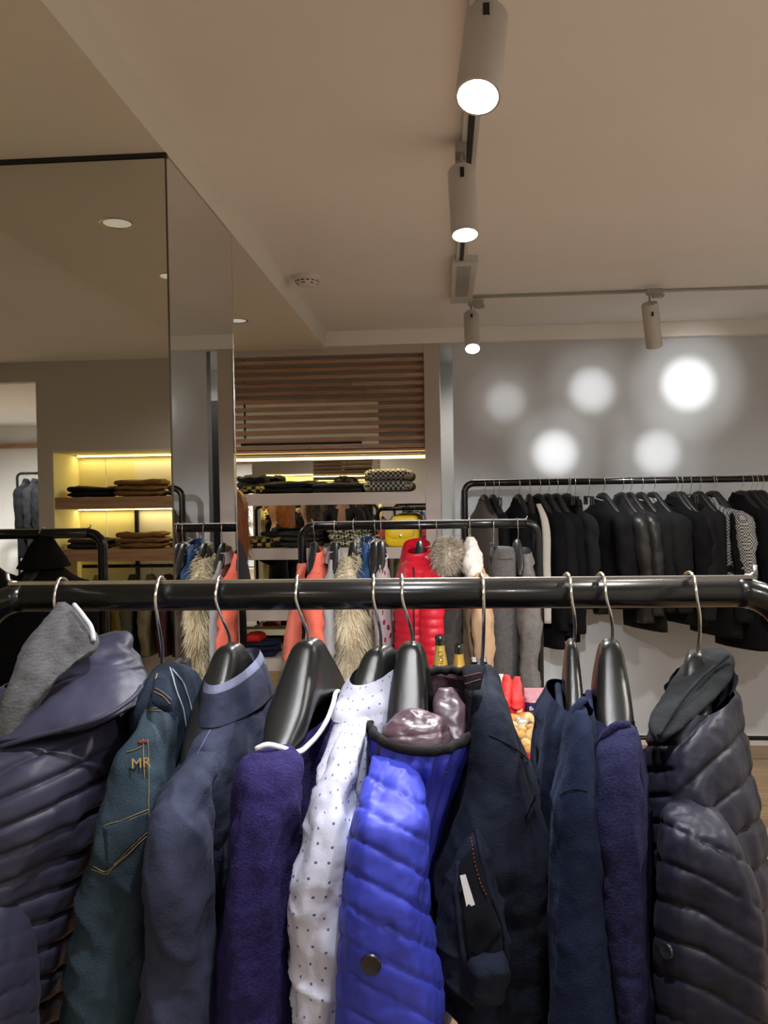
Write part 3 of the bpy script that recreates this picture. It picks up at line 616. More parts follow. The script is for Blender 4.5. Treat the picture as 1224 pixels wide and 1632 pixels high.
wbn = loft('waistband', [B(1063, 738, 772, .985, .012), B(1070, 737, 771, .978, .015), B(1085, 738, 768, .97, .015), B(1096, 741, 766, .965, .012)], M_CHINOD, g, 40, 30, 3, captop=1)
stitch('orange_stitching', wbn, [[(741, 1079), (755, 1076), (766, 1073)], [(742, 1090), (756, 1086), (765, 1083)]], M_ORANGE, g, .0006)
stitch('seam', tr, [[(757, 1070), (752, 1140), (751, 1190)], [(780, 1172), (815, 1190), (842, 1210)], [(852, 1262), (836, 1300)]], M_CHINOD, g, .0007)
fly = loft('open_front', [B(1318, 752, 768, .925, .008), B(1345, 740, 774, .915, .014), B(1400, 716, 788, .91, .02), B(1450, 704, 800, .905, .022), B(1510, 697, 811, .90, .022), B(1560, 707, 812, .90, .022), B(1583, 730, 804, .90, .018), B(1594, 752, 790, .905, .01)], M_CHINO, g, 90, 130, 2.6, captop=1, fold=.006, fscale=(30, 30, 14), seed=83)
hole_shade = patch('opening_shade_patch', fly, [(732, 1380), (758, 1345), (796, 1490), (748, 1556)], M_CHINOD, g, 14, 14, .0022, .001)  # shade inside the open front, put on the surface as a black patch
stitch('turned_edge', fly, [[(760, 1322), (768, 1370), (780, 1420), (796, 1460), (806, 1500), (806, 1550), (790, 1590)], [(731, 1372), (727, 1420), (733, 1480), (742, 1550), (760, 1588)]], M_CHINO, g, .0032, .001)
stitch('orange_tacking', fly, [[(752, 1338), (757, 1375), (764, 1405), (773, 1425)]], M_ORANGE, g, .0007, .004, dash=1)
tq = [W(*q) for q in ((733, 1396, .882), (742, 1394, .882), (757, 1442, .879), (744, 1447, .879))]; tq += [q+np.array([0, .0008, 0]) for q in tq]
mesh('care_tag', tq, [(0, 1, 2, 3), (7, 6, 5, 4), (0, 4, 5, 1), (1, 5, 6, 2), (2, 6, 7, 3), (3, 7, 4, 0)], M_TAG, g)
loft('pocket_bag', [B(1515, 770, 800, .885, .01), B(1535, 756, 806, .875, .014), B(1565, 752, 806, .875, .014), B(1590, 762, 798, .88, .01)], M_CHINO, g, 40, 40, 2.2, captop=1, fold=.006, fscale=(40, 40, 30), seed=5)
# 8 navy v-neck
X = rx(905); hanger(X, RY, RZ, .019, 'slim hanger inside the navy v-neck jersey', drop=.06, thick=.5, dx=.004, near=(922, 1220, .95))
g = garment('v_neck_jersey', X, 1.4, 'plain navy v-neck jersey right of the dark trousers', 'sweater', G_FRONT)
loft('body', [Q((934, 1142, .945), (884, 1082, 1.2), .022, .018), Q((938, 1180, .93), (876, 1110, 1.24), .032, .024), Q((940, 1240, .915), (876, 1160, 1.28), .038, .03), Q((945, 1350, .91), (880, 1250, 1.29), .046, .036), Q((955, 1632, .91), (885, 1440, 1.29), .05, .04), Q((960, 1800, .91), (890, 1600, 1.29), .05, .04)], M_JERSEY, g, 100, 160, 2.2, fold=.006, fscale=(22, 22, 4), seed=91)
s8 = loft('sleeve', [B(1128, 914, 934, .93, .02), B(1150, 904, 939, .925, .035), B(1200, 897, 940, .915, .045), B(1262, 889, 943, .905, .05), B(1350, 882, 951, .90, .052), B(1450, 877, 964, .895, .052), B(1632, 874, 981, .895, .052), B(1800, 872, 988, .895, .05)], M_JERSEY, g, 72, 150, 2.3, captop=1, fold=.005, fscale=(22, 22, 4), seed=93)
stitch('shoulder_seam', s8, [[(894, 1268), (905, 1262), (920, 1258), (935, 1262)]], M_CHINOD, g, .0007)
tube('neck_rib', smooth_path([W(889, 1092, 1.2), W(893, 1130, 1.08), W(898, 1170, .99), W(904, 1196, .945), W(909, 1180, .93), W(914, 1150, .92), W(922, 1124, .925), W(930, 1116, .95)], 50), .0046, M_JERSEY, g, 8)
# 9 brushed navy sweater
X = rx(959); hanger(X, RY, RZ, .019, 'broad hanger inside the brushed navy sweater', drop=.06, dx=.010, thick=.95, near=(988, 1240, .95))
g = garment('brushed_sweater', X, 1.4, 'brushed dark navy sweater between the v-neck jersey and black puffer', 'sweater', G_FRONT)
loft('body', [Q((1000, 1166, .94), (940, 1104, 1.2), .024, .022), Q((1006, 1200, .925), (938, 1130, 1.24), .032, .026), Q((1008, 1260, .915), (938, 1180, 1.28), .036, .03), Q((1008, 1400, .91), (940, 1280, 1.29), .04, .032), Q((1012, 1632, .91), (945, 1440, 1.29), .042, .034), Q((1014, 1800, .91), (945, 1600, 1.29), .042, .034)], M_FLEECE, g, 100, 160, 2.2, fold=.007, fscale=(24, 24, 4), seed=101)
s9 = loft('sleeve', [B(1158, 980, 1010, .93, .02), B(1180, 958, 1015, .925, .035), B(1230, 948, 1016, .915, .045), B(1310, 946, 1016, .905, .048), B(1420, 957, 1018, .90, .048), B(1530, 968, 1021, .90, .048), B(1632, 976, 1023, .90, .048), B(1800, 980, 1024, .90, .046)], M_FLEECE, g, 72, 150, 2.3, captop=1, fold=.007, fscale=(26, 26, 5), seed=103)
tube('neck_rib', smooth_path([W(938, 1104, 1.2), W(940, 1130, 1.1), W(946, 1165, 1.0), W(956, 1188, .94), W(966, 1172, .925), W(980, 1158, .925), W(1002, 1156, .93)], 50), .005, M_FLEECE, g, 8)
# 10 black puffer
X = rx(1100); hanger(X, RY, RZ, .019, 'hanger under the rib collar of the black puffer', drop=.075, dx=.006, thick=.9, near=(1108, 1250, .95))
g = garment('black_puffer', X, 1.4, 'black quilted puffer with charcoal rib collar at the right end of the nearest rack', 'jacket', G_FRONT)
def q10(px, py, u, v, P):
    right = np.clip((px-1062+.12*(py-1290))/8, 0, 1)
    s1 = (py+.95*(px-1100))/78.0; s2 = (py+.08*px)/41.0
    h1 = 1-(1-np.abs(np.sin(math.pi*s1)))**3; h2 = 1-(1-np.abs(np.sin(math.pi*s2)))**3
    return .006*((right*h1+(1-right)*h2)-.6)+.0015*fbm(P*np.array([55, 55, 30]), 3)
loft('body', [Q((1088, 1142, .985), (1120, 1050, 1.2), .030, .05), Q((1092, 1190, .955), (1122, 1092, 1.22), .044, .052), Q((1098, 1260, .935), (1122, 1140, 1.25), .060, .058), Q((1104, 1330, .925), (1122, 1200, 1.27), .075, .066), Q((1108, 1450, .92), (1122, 1290, 1.28), .078, .078), Q((1110, 1632, .92), (1122, 1430, 1.28), .078, .088), Q((1112, 1800, .92), (1122, 1560, 1.28), .076, .09)], M_PUFF, g, 150, 230, 2.2, q10, fold=.005, seed=111)
s10 = loft('sleeve', [B(1286, 1090, 1118, .905, .02), B(1300, 1066, 1146, .90, .045), B(1345, 1056, 1172, .89, .056), B(1420, 1051, 1200, .885, .06), B(1480, 1048, 1211, .88, .062), B(1550, 1046, 1217, .88, .062), B(1632, 1046, 1226, .88, .062), B(1800, 1048, 1232, .88, .058)], M_PUFF, g, 110, 210, 2.4, quilt(.40, 60, .0105, .1, .0006, 1060, .0014), captop=1, fold=.005, seed=113)
loft('rib_collar', [B(1034, 1122, 1156, 1.12, .012), B(1044, 1106, 1164, 1.11, .026), B(1064, 1090, 1166, 1.085, .034), B(1090, 1074, 1150, 1.055, .034), B(1118, 1056, 1124, 1.02, .03), B(1145, 1038, 1096, .99, .024), B(1166, 1036, 1072, .97, .018), B(1180, 1042, 1056, .962, .008)], M_RIB, g, 70, 70, 2.5, lambda px, py, u, v, P: .0015*fbm(P*np.array([30, 30, 30]), 9), captop=1)
tube('collar_edge', smooth_path([W(1160, 1046, 1.07), W(1118, 1080, 1.03), W(1078, 1128, .985), W(1050, 1172, .95)], 30), .0022, M_RIB, g, 8)
button(s10, 1066, 1515, .008, g, M_BTN, 'snap_button', .8)
# ------------------------------------------------------------------ generic hanging garment for the racks further back
rnd = random.Random(11)
def jacket(X, y, z, label, m, name='black_jacket', cat='jacket', group=None, length=.66, slen=.56, w=.05, half=.20, sleeves=True, neck='collar', lean=0.0, drop=.085, quiltp=0, fold=.006, sd=0, mcol=None, nu=30, hx=0.0, flare=1.0, trim=None, vest=False):
    """X: rail position, z: rail centre; shoulders along the depth axis, near side towards -Y"""
    g = empty(name, (X, y, z), label, cat, group)
    zn = z-drop; zs = z-drop-.035
    def r(zz, h, wx, sx=0.0, tz=0.0): return RW((X+hx*(z-zz)+lean*sx, y, zz), (0, -h, tz), (-wx, 0, 0))
    disp = None
    if quiltp:
        def disp(px, py, u, v, P): return .006*(np.abs(np.sin(math.pi*(P[..., 2]+.15*P[..., 1])/quiltp))**.5-.6)
    sts = [r(zn-.004, .055, .024), r(zs-.02, .11, w*.72), r(zs-.06, half*.93, w*.95), r(zs-.14, half, w*1.05), r(z-drop-length*.55, half*.98, w), r(z-drop-length, half*flare, w*.95)]
    loft('body', sts, m, g, nu, 40, 2.3, disp, fold=fold, fscale=(20, 9, 4), seed=200+sd)
    if sleeves:
        for q in (-1, 1):
            yy = y+q*half*.93
            ss = [RW((X+hx*.1, yy-q*.03, zs-.045), (0, -.02, 0), (-w*.4, 0, 0)), RW((X+hx*.1, yy, zs-.075), (0, -.045, 0), (-w*.9, 0, 0)), RW((X+hx*.2, yy+q*.02, zs-.2), (0, -.055, 0), (-w*1.02, 0, 0)), RW((X+hx*.35+rnd.uniform(-.006, .006), yy+q*.035, zs-slen*.6), (0, -.05, 0), (-w*.9, 0, 0)), RW((X+hx*.5+rnd.uniform(-.01, .01), yy+q*.03, zs-slen), (0, -.04, 0), (-w*.72, 0, 0))]
            loft('sleeve', ss, m, g, 22, 34, 2.3, disp, captop=1, fold=fold*1.3, fscale=(30, 20, 12), seed=300+sd+q)
    mc = mcol or m
    if neck == 'collar':
        loft('collar', [r(zn+.012, .058, .028, tz=-.012), r(zn-.012, .068, .035, tz=-.016), r(zn-.034, .085, .042, tz=-.02)], mc, g, 26, 12, 2.1, capbot=0)
    elif neck == 'stand':
        loft('stand_collar', [r(zn+.028, .058, .03, tz=-.008), r(zn, .062, .034, tz=-.01), r(zn-.02, .075, .036, tz=-.012)], mc, g, 26, 12, 2.1, capbot=0)
    elif neck == 'hood':
        loft('hood', [r(zn+.10, .008, .006), r(zn+.075, .04, .03), r(zn+.03, .085, .06), r(zn-.03, .13, .085)], mc, g, 30, 20, 2.1, captop=1, fold=.006)
    elif neck == 'round':
        q = [(X+hx*.1+.026*math.sin(t), y-.058*math.cos(t), zn-.004-.012*math.cos(t)) for t in np.linspace(0, 2*math.pi, 25)[:-1]]
        tube('neckline', q, .004, mc, g, 8, closed=True)
    if trim:
        for (zz, mt) in trim: loft('hem_band', [r(zz+.012, half*.99, w*1.03), r(zz-.012, half*.99, w*1.03)], mt, g, 30, 4, capbot=0)
    return g
def trousers(X, y, z, label, m, name='trousers', length=.95, group=None, half=.12, w=.035, drop=.085, sd=0):
    g = empty(name, (X, y, z), label, 'trousers', group); zt = z-drop
    for q in (-1, 1):
        loft('leg', [RW((X, y+q*half*.42, zt-.01), (0, -half*.55, 0), (-w*.8, 0, 0)), RW((X, y+q*half*.5, zt-.25), (0, -half*.58, 0), (-w, 0, 0)), RW((X+.004*q, y+q*half*.5, zt-length*.6), (0, -half*.5, 0), (-w*.85, 0, 0)), RW((X, y+q*half*.5, zt-length), (0, -half*.42, 0), (-w*.7, 0, 0))], m, g, 24, 40, 2.6, fold=.005, fscale=(30, 20, 3), seed=400+sd+q, captop=1)
    loft('waistband', [RW((X, y, zt+.004), (0, -half, 0), (-w*.78, 0, 0)), RW((X, y, zt-.035), (0, -half*1.02, 0), (-w*.9, 0, 0))], m, g, 30, 6, 2.6, captop=1)
    return g
def fur(name, o, parent, n, L, m, seed, rad=.0012, droop=1.0, vr=(0, 1)):
    P, nr = LOFT[o.name]; R = np.random.RandomState(seed); idx = R.randint(0, len(P), n); V, F = [], []
    for i in idx:
        p = P[i]; d = nr[i]*R.uniform(.5, 1.0)+R.normal(0, .35, 3); d[2] -= droop*.6; d /= np.linalg.norm(d)
        l = L*R.uniform(.5, 1.2); s = np.cross(d, R.normal(0, 1, 3)); s /= np.linalg.norm(s); b = len(V)
        e = d*l*.5; f2 = d*l+np.array([0, 0, -droop*l*.55])
        V += [p-s*rad, p+s*rad, p+e-s*rad*.8, p+e+s*rad*.8, p+f2]; F += [(b, b+1, b+3, b+2), (b+2, b+3, b+4)]
    t = mesh(name, V, F, m, parent); t['kind'] = 'stuff'; return t
M_CORAL = mat('coral_wool', (.80, .17, .115), .85, var=.08, vscale=20, bump=.3, bscale=300, sheen=.3)
M_GREYC = mat('pale_grey_cotton', (.34, .34, .36), .85, bump=.2)
M_FUR = mat('cream_fur', (.62, .53, .36), .8, var=.35, rgb2=(.70, .62, .46), vscale=7, sheen=.5)
M_FURG = mat('taupe_fur', (.42, .36, .29), .8, var=.35, vscale=20, sheen=.5)
M_JEAN = mat('mid_blue_denim', (.022, .062, .15), .85, var=.4, vscale=14, bump=.3)
M_REDDOT = dotted('pale_fabric_red_dots', (.36, .34, .37), (.20, .02, .04), 17, .21, .6)
M_RED = mat('red_quilted_nylon', (.60, .008, .028), .42, sheen=.2, bump=.2, bscale=90)
M_GREYCOAT = mat('charcoal_coat_wool', (.042, .038, .037), .9, var=.2, vscale=40, sheen=.2)
M_CAMEL = mat('camel_knit', (.52, .35, .215), .85, var=.1, vscale=15, bump=.3, sheen=.3)
M_WHITEC = mat('white_cotton', (.78, .74, .68), .85, bump=.2)
M_GREYT = mat('grey_flannel', (.105, .10, .10), .9, var=.15, vscale=60, sheen=.2)
M_GREYK = mat('grey_taupe_knit', (.15, .14, .135), .9, var=.15, vscale=60, sheen=.2, bump=.4)
G2 = 'garments on the middle rack'
def x2(px, py=838): return W(px, py, RY2)[0]
def h2(px, label, **k): return hanger(x2(px), RY2, RZ2, .019, label, hi=False, half=.135, **k)
h2(500, 'hanger holding the coral jacket on the middle rack')
cj = jacket(x2(503), RY2, RZ2, 'coral jacket with open collar, first on the middle rack', M_CORAL, 'coral_jacket', group=G2, length=.70, slen=.66, w=.045, drop=.115, sd=1, nu=40, fold=.01, hx=.03, half=.17)
cj.rotation_euler.z = .08
rg = jacket(x2(488), RY2+.03, RZ2, 'coral blouse with torn frilled hem beside the coral jacket', mat('light_coral_gauze', (.80, .22, .15), .85, sheen=.3), 'coral_blouse', 'blouse', G2, length=.42, w=.03, half=.11, sleeves=False, neck='round', drop=.16, sd=2, fold=.014, hx=-.12, flare=1.4)
h2(533, 'hanger holding the pale grey top on the middle rack')
jacket(x2(531), RY2, RZ2, 'thin pale grey top between coral jacket and cream fur vest', M_GREYC, 'grey_blouse', 'blouse', G2, length=.62, w=.024, drop=.11, sd=3, half=.16)
h2(563, 'hanger holding the cream fur vest')
fv = jacket(x2(560), RY2-.02, RZ2, 'shaggy cream fur vest hanging on the middle rack', M_FUR, 'fur_vest', 'vest', G2, length=.74, w=.043, half=.17, sleeves=False, neck='none', drop=.13, sd=4, nu=40)
fur('fur_pile', [o for o in fv.children if o.name.startswith('body')][0], fv, 9000, .055, M_FUR, 3, .0015)
h2(597, 'hanger holding the frayed blue denim jacket')
dj = jacket(x2(582), RY2+.04, RZ2, 'short frayed blue denim jacket behind the cream fur vest', M_JEAN, 'denim_jacket', 'jacket', G2, length=.27, slen=.24, w=.034, drop=.075, sd=5, half=.13)
fur('frayed_threads', [o for o in dj.children if o.name.startswith('collar')][0], dj, 160, .05, M_WHITEC, 9, .001, .3)
h2(607, 'hanger in the neck of the red dotted dress', thick=1.0)
jacket(x2(608), RY2-.02, RZ2, 'pale grey dress with dark red dots beside the red puffer', M_REDDOT, 'dotted_dress', 'dress', G2, length=.80, w=.034, half=.16, sleeves=False, neck='round', drop=.135, sd=6, fold=.01)
h2(668, 'hanger holding the red quilted puffer')
def puffer2(px, label, m, drop):
    X = x2(px)
    g = empty('red_puffer', (X, RY2, RZ2), label, 'jacket', G2)
    qd = lambda px, py, u, v, P: .0042*(np.abs(np.sin(math.pi*(P[..., 2])/.037))**.45-.6)
    z = RZ2
    loft('body', [RW((X, RY2, z-drop), (0, -.07, -.01), (-.045, 0, 0)), RW((X, RY2, z-drop-.05), (0, -.14, 0), (-.075, 0, 0)), RW((X, RY2, z-drop-.14), (0, -.2, 0), (-.105, 0, 0)), RW((X, RY2, z-.45), (0, -.2, 0), (-.112, 0, 0)), RW((X, RY2, z-.75), (0, -.2, 0), (-.105, 0, 0))], m, g, 60, 110, 2.3, qd, fold=.004, seed=7)
    for q in (-1, 1):
        loft('sleeve', [RW((X+.05, RY2-.0+q*.14, z-drop-.07), (0, -.03, 0), (-.03, 0, 0)), RW((X+.06, RY2+q*.17, z-drop-.12), (0, -.06, 0), (-.055, 0, 0)), RW((X+.065, RY2+q*.19, z-.4), (0, -.065, 0), (-.058, 0, 0)), RW((X+.06, RY2+q*.2, z-.72), (0, -.055, 0), (-.045, 0, 0))], m, g, 40, 90, 2.3, qd, captop=1, fold=.004, seed=9+q)
    loft('stand_collar', [RW((X-.006, RY2, z-drop+.022), (0, -.085, -.03), (-.062, 0, .0)), RW((X-.006, RY2, z-drop-.008), (0, -.1, -.035), (-.07, 0, 0)), RW((X-.004, RY2, z-drop-.045), (0, -.12, -.03), (-.078, 0, 0))], m, g, 40, 16, 2.1, lambda px, py, u, v, P: .003*(np.abs(np.sin(math.pi*P[..., 2]/.035))**.5-.6), capbot=0)
    bodyo = [o for o in g.children if o.name.startswith('body')][0]
    stitch('zip_line', bodyo, [[(659, 905), (660, 960), (659, 1020), (658, 1070)]], M_DARK, g, .004, .001)
puffer2(666, 'bright red quilted puffer on the middle rack above the bottles', M_RED, .115)
h2(695, 'hanger holding the fur-collared charcoal coat')
fc = jacket(x2(716), RY2, RZ2, 'charcoal coat with taupe fur collar right of the red puffer', M_GREYCOAT, 'fur_collar_coat', 'coat', G2, length=.72, w=.05, drop=.12, sd=8, mcol=M_FURG, half=.18)
fco = loft('fur_collar', [RW((x2(714), RY2-.06, RZ2-.068), (0, -.03, 0), (-.02, 0, 0)), RW((x2(714), RY2-.06, RZ2-.085), (0, -.08, -.01), (-.045, 0, 0)), RW((x2(713), RY2-.06, RZ2-.12), (0, -.12, -.01), (-.062, 0, 0)), RW((x2(710), RY2-.07, RZ2-.17), (0, -.12, 0), (-.05, 0, 0)), RW((x2(706), RY2-.08, RZ2-.21), (0, -.08, 0), (-.025, 0, 0))], M_FURG, fc, 40, 30, 2.1, captop=1, fold=.01)
fur('fur_pile', fco, fc, 4200, .034, M_FURG, 4, .0012, .4)
h2(748, 'hanger under the camel top with white scarf')
cs = jacket(x2(752), RY2-.02, RZ2, 'camel knit top hanging right of the fur-collared coat', M_CAMEL, 'camel_sweater', 'sweater', G2, length=.66, slen=.62, w=.042, drop=.11, sd=9, nu=40, fold=.01, half=.17, hx=.01)
cs.rotation_euler.z = .15
scf = empty('white_scarf', (x2(750), RY2, RZ2), 'white scarf folded over the shoulder of the camel top', 'scarf')
loft('drape', [RW((x2(749), RY2-.02, RZ2-.055), (0, -.02, 0), (-.016, 0, 0)), RW((x2(750), RY2-.05, RZ2-.10), (0, -.06, 0), (-.034, 0, 0)), RW((x2(750), RY2-.08, RZ2-.17), (0, -.10, 0), (-.050, 0, 0)), RW((x2(758), RY2-.12, RZ2-.26), (0, -.06, 0), (-.036, 0, 0)), RW((x2(764), RY2-.14, RZ2-.37), (0, -.03, 0), (-.016, 0, 0))], M_WHITEC, scf, 40, 60, 2.2, captop=1, fold=.01, fscale=(30, 30, 20), seed=17)
clip_hanger(x2(786), RY2, RZ2, .019, 'clip hanger holding the grey flannel trousers', hi=False, half=.11)
trousers(x2(800), RY2, RZ2, 'grey flannel trousers clipped on the middle rack', M_GREYT, 'flannel_trousers', 1.0, G2, .15, .062, .11, 1)
h2(824, 'hanger holding the last grey knit on the middle rack')
jacket(x2(836), RY2, RZ2, 'grey taupe knit with red label, last on the middle rack', M_GREYK, 'grey_knit', 'sweater', G2, length=.68, slen=.64, w=.044, drop=.13, sd=12, half=.16, fold=.008)
# ------------------------------------------------------------------ back rack
M_BK = [mat('black_wool', (.0045, .0045, .006), .92, var=.3, vscale=60, sheen=.12), mat('black_crepe', (.006, .006, .0075), .8, sheen=.1), mat('charcoal_jersey', (.011, .011, .012), .9, sheen=.2), mat('black_leather', (.008, .008, .009), .40, bump=.35, bscale=60)]
M_TWEED = checked('black_white_tweed', (.42, .42, .42), (.03, .03, .03), 110)
M_CREAMC = mat('cream_lining', (.52, .50, .47), .8)
M_NET = checked('white_lattice_knit', (.55, .58, .50), (.02, .03, .025), 45, rot=(.785, .3, .785))
G3 = 'black garments on the back rack'
def x3(px): return W(px, 765, RY3)[0]
def h3(px, label, **k): return hanger(x3(px), RY3, RZ3, .0175, label, hi=False, half=.165, **k)
items = [
 (771, 'taupe sleeveless top, first on the back rack', 'taupe_tunic', 'tunic', mat('taupe_jersey', (.085, .075, .070), .9), dict(length=.5, w=.05, sleeves=False, neck='round')),
 (785, 'black sleeveless top behind the taupe top on the back rack', 'black_tunic', 'tunic', M_BK[1], dict(length=.6, w=.04, sleeves=False, neck='round')),
 (826, 'wide black wool coat hanging behind the middle rack end', 'black_coat', 'coat', M_BK[0], dict(length=.9, slen=.62, w=.075, neck='collar')),
 (843, 'cream-edged black cardigan with one pale front panel', 'black_cardigan', 'cardigan', M_BK[1], dict(length=.82, w=.032, neck='none', panel=1)),
 (858, 'long black wool jacket just right of the cream-edged cardigan', 'black_jacket', 'jacket', M_BK[0], dict(length=.90, slen=.70, w=.045)),
 (872, 'black crepe jacket, second right of the cream-edged cardigan', 'black_jacket', 'jacket', M_BK[1], dict(length=.82, slen=.66, w=.045)),
 (886, 'black wool blazer with sleeve end hanging low by the clip hangers', 'black_blazer', 'blazer', M_BK[0], dict(length=.86, slen=.72, w=.045)),
 (903, 'slim black jacket hanging under the empty clip hangers', 'black_jacket', 'jacket', M_BK[2], dict(length=.66, w=.036)),
 (916, 'black trousers with white hang tag on the back rack', 'black_trousers', 'trousers', M_BK[1], dict(tr=1)),
 (960, 'black cardigan with grey striped neckband on the back rack', 'black_cardigan', 'cardigan', M_BK[1], dict(length=.66, slen=.58, w=.07, neck='round', mcol=M_GREYC)),
 (990, 'black leather biker jacket with zipped cuff, glossy', 'leather_jacket', 'jacket', M_BK[3], dict(length=.62, slen=.66, w=.06)),
 (1003, 'black leather bomber right of the biker jacket', 'leather_jacket', 'jacket', M_BK[3], dict(length=.66, slen=.62, w=.05)),
 (1021, 'black top with tan neckline right of the leather jackets', 'black_tunic', 'tunic', M_BK[2], dict(length=.8, slen=.6, w=.04, neck='round', mcol=M_CAMEL)),
 (1040, 'dark jacket with pale checked collar lining on the back rack', 'black_jacket', 'jacket', M_BK[2], dict(length=.66, slen=.6, w=.062, mcol=M_TWEED)),
 (1076, 'short black double-breasted jacket with buttoned front', 'black_jacket', 'jacket', M_BK[0], dict(length=.62, slen=.56, w=.05)),
 (1084, 'charcoal jersey blazer right of the double-breasted jacket', 'charcoal_blazer', 'blazer', M_BK[2], dict(length=.76, slen=.64, w=.05)),
 (1113, 'charcoal knit with banded waist hanging from a clip bar', 'charcoal_knit', 'sweater', M_BK[2], dict(length=.6, slen=.5, w=.07, neck='none', sleeves=False)),
 (1138, 'black jacket left of the tweed jacket on the back rack', 'black_jacket', 'jacket', M_BK[1], dict(length=.84, slen=.66, w=.05)),
 (1134, 'black and white tweed jacket between black coats', 'tweed_jacket', 'jacket', M_TWEED, dict(length=.60, slen=.58, w=.045, neck='round', tw=1)),
 (1180, 'large black coat right of the tweed jacket', 'black_coat', 'coat', M_BK[0], dict(length=.92, slen=.66, w=.06)),
 (1195, 'black blazer with dark lapel, next to last in view on the back rack', 'black_blazer', 'blazer', M_BK[1], dict(length=.88, slen=.66, w=.055)),
 (1203, 'black coat just left of the lattice knit', 'black_coat', 'coat', M_BK[0], dict(length=.84, slen=.62, w=.045)),
 (1212, 'black and white lattice knit cut off by the frame edge', 'lattice_knit', 'sweater', M_NET, dict(length=.8, slen=.62, w=.045)),
]
for i, (px, lab, nm, ct, mm, kw) in enumerate(items):
    kw = dict(kw); X = x3(px)
    if kw.pop('tr', 0):
        clip_hanger(X, RY3, RZ3, .0175, 'clip hanger carrying the '+' '.join(lab.split()[:9]), hi=False, half=.11)
        g = trousers(X, RY3, RZ3, lab, mm, nm, .62, G3, .15, .035, .11, i)
        b = bmesh.new(); add_box(b, X+.052, X+.056, RY3-.19, RY3-.185, RZ3-.52, RZ3-.40); bm_obj('hang_tag', b, M_WHITEC, g)
        continue
    hg = h3(px, 'hanger carrying the '+' '.join(lab.split()[:12]), thick=.9)
    panel = kw.pop('panel', 0); hf = rnd.uniform(.185, .205)
    if kw.pop('tw', 0): hf = .235
    kw['length'] *= .96; kw['slen'] = kw.get('slen', .56)*1.02; kw['w'] *= 1.15
    g = jacket(X, RY3, RZ3, lab, mm, nm, ct, G3, drop=.10+rnd.uniform(0, .012), sd=20+i, hx=.012+rnd.uniform(-.012, .012), half=hf, **kw)
    g.rotation_euler.z = hg.rotation_euler.z = .06 if panel else (.30 if i < 3 else rnd.uniform(.42, .55))
    if panel:
        loft('pale_panel', [RW((X+.02, RY3-.20, RZ3-.125), (0, -.012, 0), (-.014, 0, 0)), RW((X+.04, RY3-.255, RZ3-.20), (0, -.016, 0), (-.020, 0, 0)), RW((X+.05, RY3-.275, RZ3-.5), (0, -.016, 0), (-.022, 0, 0)), RW((X+.052, RY3-.275, RZ3-.80), (0, -.014, 0), (-.020, 0, 0))], M_CREAMC, g, 20, 30, 2.6, captop=1)
    if lab.startswith('short black double'):
        for zz in (-.22, -.27, -.32):
            lathe('jacket_button', [(0, 0), (.008, 0), (.008, .003), (0, .004)], (X-.035, RY3-.17, RZ3+zz), M_CHROME, g, 12, axis=(-.6, -1, 0))
for i, (px, lab) in enumerate(((908, 'empty clip hanger among black jackets, nearer the rail middle'), (938, 'empty clip hanger left of the striped-neck cardigan'), (795, 'empty wire clip hanger near the left end of the back rack'), (1100, 'clip bar above the charcoal banded knit'))):
    clip_hanger(x3(px), RY3, RZ3, .0175, lab, hi=False, half=.13)
